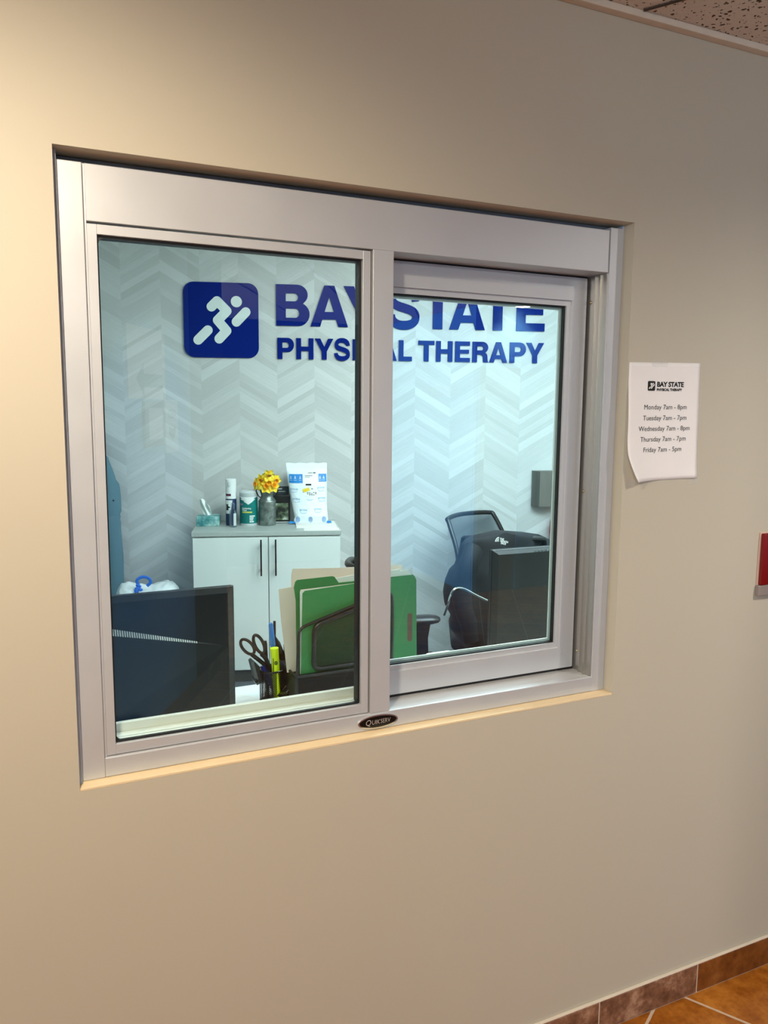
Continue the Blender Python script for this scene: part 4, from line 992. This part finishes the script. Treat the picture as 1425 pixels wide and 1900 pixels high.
stick('pen', 'blue translucent capped pen standing tallest in the pen cup', 'pen', (0.584, 0.700, ZD+0.009), (0.5665, 0.700, ZD+0.232), [(0, 0.006), (0.70, 0.0062), (0.70, 0.0078), (0.72, 0.0082), (0.97, 0.0068), (1.0, 0.0055)], M['blue_pen'])
stick('pen', 'black pen with a square clip behind the yellow highlighter', 'pen', (0.560, 0.712, ZD+0.009), (0.553, 0.712, ZD+0.178), [(0, 0.005), (0.95, 0.0055), (1, 0.004)], M['black_plastic'], [('clip', [(0.70, 0.0025), (0.99, 0.0025)], M['black_plastic'])])
stick('pen', 'dark blue pen lying low in the pen cup against its front', 'pen', (0.578, 0.672, ZD+0.010), (0.538, 0.690, ZD+0.112), [(0, 0.005), (0.8, 0.0065), (1, 0.006)], M['blue_ink'])
o = thing('scissors', (0.57, 0.69, ZD+0.01), 'black handled scissors leaning left out of the pen cup', 'scissors')
def loop(cx_, cz_, a, c, rot, y, r):
    P = []
    for k in range(28):
        t = 2*PI*k/28; x, z = a*math.cos(t), c*math.sin(t)
        P.append((cx_+x*math.cos(rot)-z*math.sin(rot), y, cz_+x*math.sin(rot)+z*math.cos(rot)))
    return P
piv = (0.5560, 0.690, 0.852)
b = MB(); b.tube(loop(0.5285, 0.9175, 0.012, 0.0300, math.radians(24), 0.690, 0.0045), 0.0046, 10, closed=True); b.tube(spline([(0.5350, 0.690, 0.8880), (0.548, 0.690, 0.872), piv, (0.5660, 0.690, 0.825)], 5), [0.006]*10+[0.007]*6, 10); b.build('handle', M['black_plastic'], o, smooth=True)
b = MB(); b.tube(loop(0.4965, 0.9120, 0.0135, 0.0275, math.radians(38), 0.696, 0.0045), 0.0044, 10, closed=True); b.tube(spline([(0.5085, 0.696, 0.8880), (0.530, 0.696, 0.868), (0.556, 0.696, 0.842), (0.568, 0.694, 0.822)], 5), [0.006]*10+[0.007]*6, 10); b.build('handle', M['black_plastic'], o, smooth=True)
b = MB(); b.prism([(0.556, 0.846), (0.566, 0.850), (0.586, 0.760), (0.583, 0.752)], 0.689, 0.691); b.build('blade', M['chrome'], o)
b = MB(); b.prism([(0.556, 0.840), (0.570, 0.842), (0.590, 0.765), (0.586, 0.755)], 0.692, 0.694); b.build('blade', M['chrome'], o)
def clip(name, label, c, ry, rz):
    o = thing(name, c, label, 'clip', rz=rz)
    L = lambda: MB(Matrix.Translation(Vector(c)) @ Matrix.Rotation(rz, 4, 'Z') @ Matrix.Rotation(ry, 4, 'Y'))
    b = L(); b.loft([[Vector((x, -0.016, z)) for x, z in ((-0.006, 0), (0.006, 0), (0.0012, 0.019), (-0.0012, 0.019))], [Vector((x, 0.016, z)) for x, z in ((-0.006, 0), (0.006, 0), (0.0012, 0.019), (-0.0012, 0.019))]]); b.build('body', M['black_gloss'], o)
    for sg in (-1, 1):
        b = L(); b.tube(spline([(sg*0.0065, -0.010, 0.001), (sg*0.012, -0.009, -0.016), (sg*0.013, -0.006, -0.030), (sg*0.013, 0.006, -0.030), (sg*0.012, 0.009, -0.016), (sg*0.0065, 0.010, 0.001)], 5), 0.0013, 6); b.build('wire_arm', M['chrome'], o, smooth=True)
    return o
o = thing('bulldog_clip', (0.524, 0.688, 0.80), 'dark metal bulldog clip hooked over the left rim of the pen cup', 'clip')
b = MB(); b.loft([[Vector((x, y, z)) for x, z in ((0.500, 0.872), (0.507, 0.876), (0.5235, 0.806), (0.516, 0.803))] for y in (0.672, 0.704)]); b.build('plate', simple('gunmetal', (92, 92, 90), 0.25, 0.9), o)
b = MB(); b.loft([[Vector((x, y, z)) for x, z in ((0.507, 0.876), (0.524, 0.858), (0.5285, 0.812), (0.5235, 0.806))] for y in (0.672, 0.704)]); b.build('plate', M['dark_metal'], o)
b = MB(); b.tube([(0.5145, 0.668, 0.816), (0.5145, 0.708, 0.816)], 0.0055, 12); b.build('roll', M['dark_metal'], o, smooth=True)
clip('binder_clip', 'small black binder clip with wire arms hooked low on the front of the pen cup', (0.590, 0.640, ZD+0.040), -2.0, 0.3)
o = thing('stapler', (0.608, 0.742, ZD), 'glossy black stapler standing on end between pen cup and file organizer', 'stapler')
b = MB(); b.loft([ell(x, 0.742, z, a, 0.012, 14) for x, z, a in ((0.600, ZD, 0.020), (0.604, ZD+0.06, 0.021), (0.603, ZD+0.12, 0.019), (0.594, ZD+0.16, 0.013), (0.586, ZD+0.182, 0.006))]); b.build('cover', M['black_gloss'], o, smooth=True)
b = MB(); b.box(0.620, 0.630, 0.732, 0.752, ZD, ZD+0.150, 0.002); b.build('base_arm', M['black_plastic'], o)

# ------------------------------------------------------------------ file organizer with folders
o = thing('file_organizer', (0.76, 0.66, ZD), 'black wire mesh file organizer holding upright folders on the desk', 'organizer')
X0o, X1o, YF, YB = 0.596, 0.885, 0.558, 0.760
r_ = 0.0042
b = MB(); b.tube(spline([(X0o, YF, 0.752), (X0o+0.002, YF, 0.86), (X0o+0.006, YF, 0.965), (X0o+0.012, YF, 0.985), (X0o+0.030, YF, 0.996), (0.70, YF, 1.018), (0.78, YF, 1.042), (0.84, YF, 1.060), (0.868, YF, 1.060), (X1o, YF, 1.040), (X1o, YF, 0.86), (X1o, YF, 0.752)], 8), r_, 10); b.build('wire_frame', M['black_plastic'], o, smooth=True)
inn = round_poly([(0.645, 0.868), (0.648, 0.992), (0.855, 1.052), (0.871, 1.030), (0.871, 0.868)], 0.022)
b = MB(); b.tube([(x, YF, z) for x, z in inn], 0.0066, 10, closed=True); b.build('panel_frame', M['black_plastic'], o, smooth=True)
b = MB(); vs = [b.bm.verts.new((x, YF, z)) for x, z in inn]; b.bm.faces.new(vs); b.build('mesh_panel', M['wire_mesh'], o)
b = MB(); b.tube([(X0o, YF, 0.852), (X1o, YF, 0.852)], 0.0068, 10); b.tube([(X0o, YF, 0.852), (X0o, YB, 0.852)], 0.004, 8); b.tube([(X1o, YF, 0.852), (X1o, YB, 0.852)], 0.004, 8); b.tube([(X0o, YB, 0.852), (X1o, YB, 0.852)], 0.004, 8); b.build('shelf_rail', M['black_plastic'], o, smooth=True)
b = MB(); vs = [b.bm.verts.new(q) for q in ((X0o, YF, 0.848), (X1o, YF, 0.848), (X1o, YF, 0.802), (X0o, YF, 0.802))]; b.bm.faces.new(vs); b.build('mesh_apron', M['wire_mesh'], o)
b = MB(); b.box(X0o, X1o, YF, YB, 0.845, 0.8465); b.build('shelf', M['black_plastic'], o)
b = MB(); b.box(X0o, X1o, YF-0.02, YB, ZD+0.004, ZD+0.008); b.tube([(X0o, YF-0.02, 0.772), (X1o, YF-0.02, 0.772)], 0.004, 8)
for x in (X0o, X1o): b.tube([(x, YF-0.02, ZD+0.004), (x, YF-0.02, 0.772), (x, YB, 0.772)], 0.004, 8)
for x in (X0o, X1o): b.tube([(x, YB, ZD+0.004), (x, YB, 0.96)], 0.004, 8); b.box(x-0.001, x+0.001, YF, YB, ZD+0.006, 0.846)
b.box(X0o, X1o, YB-0.001, YB+0.001, ZD+0.006, 0.846)
b.build('lower_tray', M['black_plastic'], o, smooth=True)
def sheet3(b, pts, y0, y1, t=0.0012):
    """upright card outline with a lean: bottom at y0, top at y1"""
    zs = [p[1] for p in pts]; za, zb = min(zs), max(zs)
    f = lambda x, z, d: Vector((x, y0+(y1-y0)*(z-za)/(zb-za)+d, z))
    A_ = [b.bm.verts.new(f(x, z, 0)) for x, z in pts]; B_ = [b.bm.verts.new(f(x, z, t)) for x, z in pts]
    b.bm.faces.new(A_); b.bm.faces.new(B_[::-1]); n = len(pts)
    for i in range(n): b.bm.faces.new((A_[(i+1) % n], A_[i], B_[i], B_[(i+1) % n]))
o = thing('file_folder', (0.79, 0.585, 0.848), 'thick green folder with raised tab at the front of the organizer', 'folder', group=None)
b = MB(); sheet3(b, [(0.611, 0.848), (0.971, 0.848), (0.969, 1.092), (0.962, 1.1045), (0.800, 1.0985), (0.626, 1.0895), (0.619, 1.083)], 0.5665, 0.572, 0.0012); fc_ = b.build('front_cover', M['green'], o)
b = MB(); sheet3(b, [(0.607, 0.848), (0.972, 0.848), (0.971, 1.102), (0.735, 1.098), (0.722, 1.116), (0.716, 1.1185), (0.612, 1.116), (0.606, 1.111), (0.602, 1.096), (0.607, 1.06)], 0.590, 0.5955, 0.0012); b.build('back_cover', M['green'], o)
for k in range(4):
    b = MB(); sheet3(b, [(0.6125+0.001*k, 0.849), (0.968, 0.849), (0.967, 1.092+0.002*k), (0.614+0.002*k, 1.086+0.001*k)], 0.574+0.004*k, 0.579+0.004*k, 0.0014); b.build('paper_bundle', M['manila'] if k % 2 else M['paper'], o)
b = MB(); b.prism(rrect(0.9405, 0.9555, 0.910, 0.994, 0.0070, 5), 0.5655+0.002, 0.5700); 
for v in b.bm.verts: v.co.y = 0.5663+(0.0055)*(v.co.z-0.848)/0.2565 + (0.0006 if v.co.y > 0.5685 else -0.0003)
b.build('edge_slot', M['brown'], o)
for nm, lab, pts, y, mt in (
    ('file_folder', 'cream folder slanting out left of the green folder', [(0.588, 0.848), (0.960, 0.848), (0.955, 1.088), (0.610, 1.090), (0.569, 1.0865), (0.574, 1.0)], 0.618, 'manila'),
    ('file_folder', 'cream folder whose back edge rises above the green tab', [(0.606, 0.848), (0.972, 0.848), (0.966, 1.119), (0.760, 1.126), (0.622, 1.134), (0.618, 1.120)], 0.652, 'manila')):
    o = thing(nm, (0.78, y, 0.848), lab, 'folder')
    b = MB(); sheet3(b, pts, y, y+0.012, 0.0012); b.build('front_cover', M[mt], o)
    b = MB(); sheet3(b, [(x+0.003, z-0.004 if z > 0.9 else z) for x, z in pts], y+0.006, y+0.018, 0.0012); b.build('back_cover', M[mt], o)
o = thing('loose_papers', (0.9, 0.605, 0.848), 'white loose papers with tabs showing above the right end of the green folder', 'papers')
b = MB(); sheet3(b, [(0.63, 0.849), (0.975, 0.849), (0.9775, 0.86), (0.972, 1.100), (0.963, 1.1135), (0.935, 1.1120), (0.934, 1.1185), (0.921, 1.1170), (0.905, 1.1160), (0.903, 1.1220), (0.885, 1.1200), (0.63, 1.100)], 0.606, 0.613, 0.0012); b.build('sheets', M['paper'], o)
o = thing('wood_block', (0.69, 0.548, 0.7475), 'small orange-brown wooden block lying in the lower tray of the organizer', 'block')
MB().box(0.660, 0.720, 0.540, 0.556, 0.7485, 0.776, 0.002).build('block', M['orange_wood'], o)
o = thing('paper_stack', (1.14, 0.66, ZD), 'flat stack of white papers on the desk right of the green folder', 'papers')
b = MB()
for k in range(6): b.box(1.118+0.0004*k, 1.205-0.0006*(k % 3), 0.52, 0.785-0.0008*(k % 2), ZD+0.0082*k, ZD+0.0082*k+0.0078)
b.build('sheets', M['paper'], o)
o = thing('desk_paper', (0.47, 0.66, ZD), 'white sheet on the desk between monitor and pen cup', 'papers')
b = MB(); b.prism([(0.40, 0.55), (0.555, 0.52), (0.59, 0.62), (0.50, 0.80), (0.44, 0.78)], ZD+0.0004, ZD+0.0012, 'z'); b.build('sheet', M['paper'], o)

# ------------------------------------------------------------------ office chairs
def chair(loc, rz, label, mesh_mat, seat_z=0.50, back_w=0.45, zb0=0.60, zb1=1.02, lean=0.10, arms=True, arm_z=0.70, taper=0.03, chrome_arm=False):
    o = thing('office_chair', (loc[0], loc[1], 0), label, 'chair', rz=rz)
    T = Matrix.Translation((loc[0], loc[1], 0)) @ Matrix.Rotation(rz, 4, 'Z')
    L = lambda: MB(T)                       # local +x is forward
    b = L(); b.box(-0.22, 0.25, -0.24, 0.24, seat_z-0.07, seat_z, 0.03, 4); b.build('seat', M['black_fabric'], o, smooth=True, angle=60)
    hw = back_w/2
    def bp(y, z):                           # point of the backrest surface
        t = (z-zb0)/(zb1-zb0); return Vector((-0.24-lean*max(0.0, t)**1.4+0.06*(y/hw)**2+0.03*math.sin(PI*min(1, max(0, t))), y*(1-taper*2*t/back_w), z))
    fr = [(-hw+0.02, zb0), (-hw, zb0+0.04), (-hw, (zb0+zb1)/2), (-hw, zb1-0.03), (-hw+0.03, zb1), (0, zb1+0.004), (hw-0.03, zb1), (hw, zb1-0.03), (hw, (zb0+zb1)/2), (hw, zb0+0.04), (hw-0.02, zb0), (0, zb0-0.01)]
    b = L(); b.tube(spline([bp(y, z) for y, z in fr], 6, closed=True), 0.014, 10, closed=True); b.build('back_frame', M['black_plastic'], o, smooth=True)
    b = L(); b.grid(lambda u, v: bp((u-0.5)*2*(hw-0.005), zb0+0.01+(zb1-zb0-0.015)*v), 10, 12); b.build('back_panel', mesh_mat, o, smooth=True)
    b = L(); b.tube(spline([bp(0, zb0+0.22)-Vector((0.02, 0, 0)), Vector((-0.29, 0, 0.58)), Vector((-0.24, 0, 0.46)), Vector((-0.10, 0, 0.41))], 6), 0.022, 10, flat=1.6); b.build('back_support', M['black_plastic'], o, smooth=True)
    if arms:
        for sg in (-1, 1):
            if chrome_arm:
                b = L(); b.tube(spline([(0.10, sg*0.27, 0.46), (0.16, sg*0.275, 0.60), (0.12, sg*0.28, 0.68), (-0.05, sg*0.28, 0.70), (-0.20, sg*0.275, 0.66), (-0.27, sg*0.25, 0.62)], 8), 0.009, 10); b.build('arm', M['chrome'], o, smooth=True)
            else:
                b = L(); b.loft([[Vector((x, sg*0.275+w_*0.045*math.cos(k*PI/8), arm_z-0.005+h_*math.sin(k*PI/8))) for k in range(16)] for x, w_, h_ in ((-0.10, 0.5, 0.012), (-0.08, 0.9, 0.018), (0.0, 1.0, 0.020), (0.045, 1.0, 0.019), (0.075, 0.85, 0.014), (0.088, 0.4, 0.008))]); a_ = b.build('arm_pad', M['black_plastic'], o, smooth=True, angle=60)
                b = L(); b.loft([[Vector((cx_+dx, sg*0.275+dy, z)) for dx, dy in ((-w_, -0.016), (w_, -0.016), (w_, 0.016), (-w_, 0.016))] for cx_, w_, z in ((0.0, 0.045, arm_z-0.02), (0.005, 0.030, arm_z-0.08), (0.01, 0.032, 0.48), (0.0, 0.04, 0.42))]); b.build('arm_post', M['black_plastic'], o)
    b = L(); b.lathe([(0.028, 0.12), (0.028, seat_z-0.07), (0, seat_z-0.07)], (0, 0, 0), 16); b.lathe([(0.11, seat_z-0.095), (0.11, seat_z-0.07), (0, seat_z-0.07), (0, seat_z-0.095), (0.11, seat_z-0.095)], (0, 0, 0), 16); b.build('column', M['dark_metal'], o, smooth=True)
    for k in range(5):
        a = 2*PI*k/5+0.3; d = Vector((math.cos(a), math.sin(a), 0))
        b = L(); b.tube([Vector((0, 0, 0.125)), d*0.16+Vector((0, 0, 0.10)), d*0.31+Vector((0, 0, 0.075))], [0.026, 0.021, 0.015], 10); lg = b.build('base_leg', M['black_plastic'], o, smooth=True)
        b = L(); c_ = d*0.31; n_ = Vector((-d.y, d.x, 0)); b.tube([c_+Vector((0, 0, 0.030))-n_*0.022, c_+Vector((0, 0, 0.030))+n_*0.022], 0.030, 16); b.build('caster', M['black_plastic'], lg, smooth=True)
    return o
chair((2.58, 2.47), math.radians(-68), 'grey mesh-backed office chair standing behind the draped jacket', M['chair_mesh'], back_w=0.575, zb0=0.54, zb1=0.932, lean=0.12, taper=0.058, arm_z=0.66)
chair((1.455, 1.66), math.radians(-10), 'black office chair behind the file organizer, one armrest showing', M['chair_mesh'], seat_z=0.42, back_w=0.38, zb0=0.52, zb1=0.905, lean=0.0, arm_z=0.725)
chair((2.09, 1.84), math.radians(62), 'office chair with a chrome arm under the dark jacket', M['black_fabric'], back_w=0.44, zb0=0.56, zb1=0.985, lean=0.02, arms=False)
chr_ = [q for q in C.objects if q.name.startswith('office_chair')][-1]
b = MB(); b.tube(spline([(1.600, 1.52, 0.690), (1.586, 1.465, 0.750), (1.592, 1.455, 0.786), (1.604, 1.455, 0.810), (1.628, 1.455, 0.821), (1.664, 1.455, 0.813), (1.714, 1.455, 0.785), (1.778, 1.455, 0.752)], 8), 0.0055, 10); b.build('arm', M['chrome'], chr_, smooth=True)
b = MB(); b.tube(spline([(2.29, 1.60, 0.66), (2.30, 1.54, 0.73), (2.28, 1.455, 0.775), (2.20, 1.455, 0.765), (2.10, 1.455, 0.715)], 8), 0.0065, 10); b.build('arm', M['chrome'], chr_, smooth=True)

# dark jacket draped over the front chair
o = thing('jacket', (1.98, 1.58, 0.47), 'dark navy fleece jacket with small white logo draped over a chair back', 'jacket')
JL = [(0.44, 1.81), (0.50, 1.775), (0.587, 1.700), (0.644, 1.706), (0.70, 1.672), (0.76, 1.660), (0.82, 1.668), (0.865, 1.685), (0.885, 1.712), (0.93, 1.728), (0.98, 1.742), (1.004, 1.772), (1.018, 1.83), (1.026, 1.92)]
JR = [(0.44, 2.22), (0.6, 2.27), (0.8, 2.29), (0.92, 2.27), (0.97, 2.23), (1.0, 2.16), (1.018, 2.06), (1.026, 1.97)]
def jr(z, n=40):
    l, r2_ = lerp_tab(JL, z), lerp_tab(JR, z); cx_, a = (l+r2_)/2, (r2_-l)/2
    dep = 0.045+0.075*min(1, (1.03-z)/0.4)
    out = []
    for k in range(n):
        t = 2*PI*k/n; c_, s_ = math.cos(t), math.sin(t)
        x = cx_+a*math.copysign(abs(c_)**0.7, c_); y = 1.62+dep*math.copysign(abs(s_)**0.8, s_)
        f = 0.026*noise.noise(Vector((x*9, z*5, 2)))+0.014*min(1, (1.03-z)*8)*noise.noise(Vector((x*22+z*9, z*6, 5)))+0.007*math.sin(x*26+z*11)*min(1, (1.03-z)*3)
        out.append(Vector((x, y+f*(-1 if s_ < 0 else 0.4), z)))
    return out
b = MB(); b.loft([jr(0.44+0.586*k/46) for k in range(47)]); b.build('body', M['black_jacket'], o, smooth=True, angle=70)
sp = spline([(1.775, 1.57, 0.965), (1.735, 1.545, 0.90), (1.712, 1.56, 0.80), (1.722, 1.56, 0.71), (1.752, 1.56, 0.63), (1.775, 1.565, 0.55)], 7)
b = MB(); b.tube(sp, [0.052]*len(sp), 16, flat=0.8); b.build('sleeve', M['black_jacket'], o, smooth=True)
sp = spline([(2.17, 1.62, 0.86), (2.21, 1.585, 0.82), (2.22, 1.565, 0.76), (2.21, 1.555, 0.70), (2.20, 1.56, 0.60)], 7)
b = MB(); b.tube(sp, [0.055+0.008*math.sin(i*0.9) for i in range(len(sp))], 16, flat=0.8); b.build('sleeve', M['black_jacket'], o, smooth=True)
# small white chest mark: three short lines of lettering beside a quarter dome
b = MB(); lx, lz, ly = 1.872, 1.014, 1.535
for k, s_ in enumerate(('THE', 'NORTH', 'FACE')): flat_text(b, s_, lx+0.016+0.003*k, ly, lz-0.010-0.0100*k, 0.0120, 1.0, 'LEFT', offset=0.0006, rot=-0.22)
for r0, r1 in ((0.0, 0.006), (0.0085, 0.013), (0.0155, 0.0205)):
    n_ = 8
    for k in range(n_):
        a0, a1 = PI/2+PI/2*k/n_, PI/2+PI/2*(k+1)/n_; c0 = (lx+0.012, lz-0.018)
        q = [(c0[0]+r_*math.cos(a), c0[1]+r_*math.sin(a)) for r_, a in ((r1, a0), (r1, a1), (max(r0, .0005), a1), (max(r0, .0005), a0))]
        b.bm.faces.new([b.bm.verts.new((x, ly, z)) for x, z in q])
b.build('logo', M['paper'], o)

# ================================================================== LIGHT
def downlight(x, y, label, power, col, rgb=(255, 236, 205), spot=2.3, blend=0.7, es=9.0, aim=None):
    o = thing('ceiling_light', (x, y, 2.42), label, 'light', group='recessed ceiling lights of the lobby')
    b = MB(); b.lathe([(0.062, -0.003), (0.085, -0.004), (0.090, 0.0), (0.062, 0.0)], (x, y, 2.44)); b.build('trim_ring', M['wh_plastic'], o, smooth=True)
    b = MB(); b.lathe([(0.0, -0.0015), (0.062, -0.0015), (0.062, 0.0), (0.0, 0.0)], (x, y, 2.44)); b.build('lamp', emit('lamp_glow', rgb, es), o)
    l = D.lights.new('downlight_beam', 'SPOT'); l.energy = power; l.color = col; l.spot_size = spot; l.spot_blend = blend; l.shadow_soft_size = 0.06
    lo = D.objects.new('downlight_beam', l); C.objects.link(lo); lo.location = (x, y, 2.425)
    if aim: lo.rotation_euler = (Vector(aim)-lo.location).to_track_quat('-Z', 'Y').to_euler()
    return o
WARM = (1.0, 0.86, 0.66); NEUT = (1.0, 0.94, 0.86)
downlight(-0.27, -1.0, 'round recessed lamp nearest the left end of the window wall', 120, WARM, spot=2.5, blend=0.85, aim=(-0.22, -0.22, 0.2))
downlight(2.1, -1.25, 'round recessed lamp in front of the wall notice', 82, NEUT, spot=2.25, blend=0.9, aim=(1.95, -0.55, 0.0))
downlight(1.95, -1.75, 'added cool lamp that brightens the angled lobby wall', 210, (0.76, 0.88, 1.0), spot=0.85, aim=(0.45, -2.25, 1.2))  # spot added to brighten the angled wall for its reflection
downlight(3.84, -4.02, 'round recessed lamp in front of the far lobby wall', 50, NEUT, es=24.0)
downlight(-0.9, -3.3, 'added fill lamp deep in the lobby, aimed at the window wall', 120, (1.0, 0.95, 0.90), spot=1.5, aim=(0.5, 0.0, 0.55))  # neutral fill added for the window wall
# unseen area light added at the lobby's west end for cool daylight
def area(name, loc, target, sx, sy, power, col):
    l = D.lights.new(name, 'AREA'); l.shape = 'RECTANGLE'; l.size = sx; l.size_y = sy; l.energy = power; l.color = col
    o = D.objects.new(name, l); C.objects.link(o); o.location = loc
    o.rotation_euler = (Vector(target)-Vector(loc)).to_track_quat('-Z', 'Y').to_euler(); return o
o = thing('daylight_fill_frame', (-2.6, -4.4, 0.3), kind='structure')     # made-up frame set around the added daylight lamp
for (ya, yb, za, zb) in ((-5.62, -5.50, 0.22, 2.40), (-3.30, -3.18, 0.22, 2.40), (-5.50, -3.30, 2.40, 2.43), (-5.50, -3.30, 0.0, 0.30)):
    MB().box(-2.6, -2.50, ya, yb, za, zb, 0.003).build('frame_member', A, o)
dl = area('daylight_fill', (-2.5, -4.4, 1.35), (3.4, -4.6, 1.2), 2.2, 2.1, 170, (0.72, 0.86, 1.0)); dl.data.spread = math.radians(110)
for i, (x, y) in enumerate(((1.30, 1.45), (1.95, 0.60), (2.85, 0.70), (2.35, 1.40))):
    o = thing('ceiling_panel_light', (x, y, 2.68), ('flat office ceiling panel light above the cabinet side', 'flat office ceiling panel light above the chairs', 'flat office ceiling panel light nearest the right wall', 'flat office ceiling panel light nearest the sign wall')[i], 'light')
    b = MB(); b.box(x-0.31, x+0.31, y-0.31, y+0.31, 2.685, 2.70); b.build('frame', M['wh_plastic'], o)
    b = MB(); b.box(x-0.29, x+0.29, y-0.29, y+0.29, 2.681, 2.6845); b.build('diffuser', emit('cool_panel_glow', (238, 250, 253), 24.0), o)
wd = D.worlds.new('world'); sc.world = wd; wd.use_nodes = True
wd.node_tree.nodes['Background'].inputs[0].default_value = (0.6, 0.7, 0.8, 1); wd.node_tree.nodes['Background'].inputs[1].default_value = 0.05
sc.view_settings.view_transform = 'Standard'; sc.view_settings.look = 'None'; sc.view_settings.gamma = 1.0; sc.view_settings.use_curve_mapping = False
sc.view_settings.exposure = 0.50
try:
    sc.cycles.max_bounces = 10; sc.cycles.transparent_max_bounces = 24; sc.cycles.sample_clamp_indirect = 6.0; sc.cycles.use_denoising = True
except Exception: pass
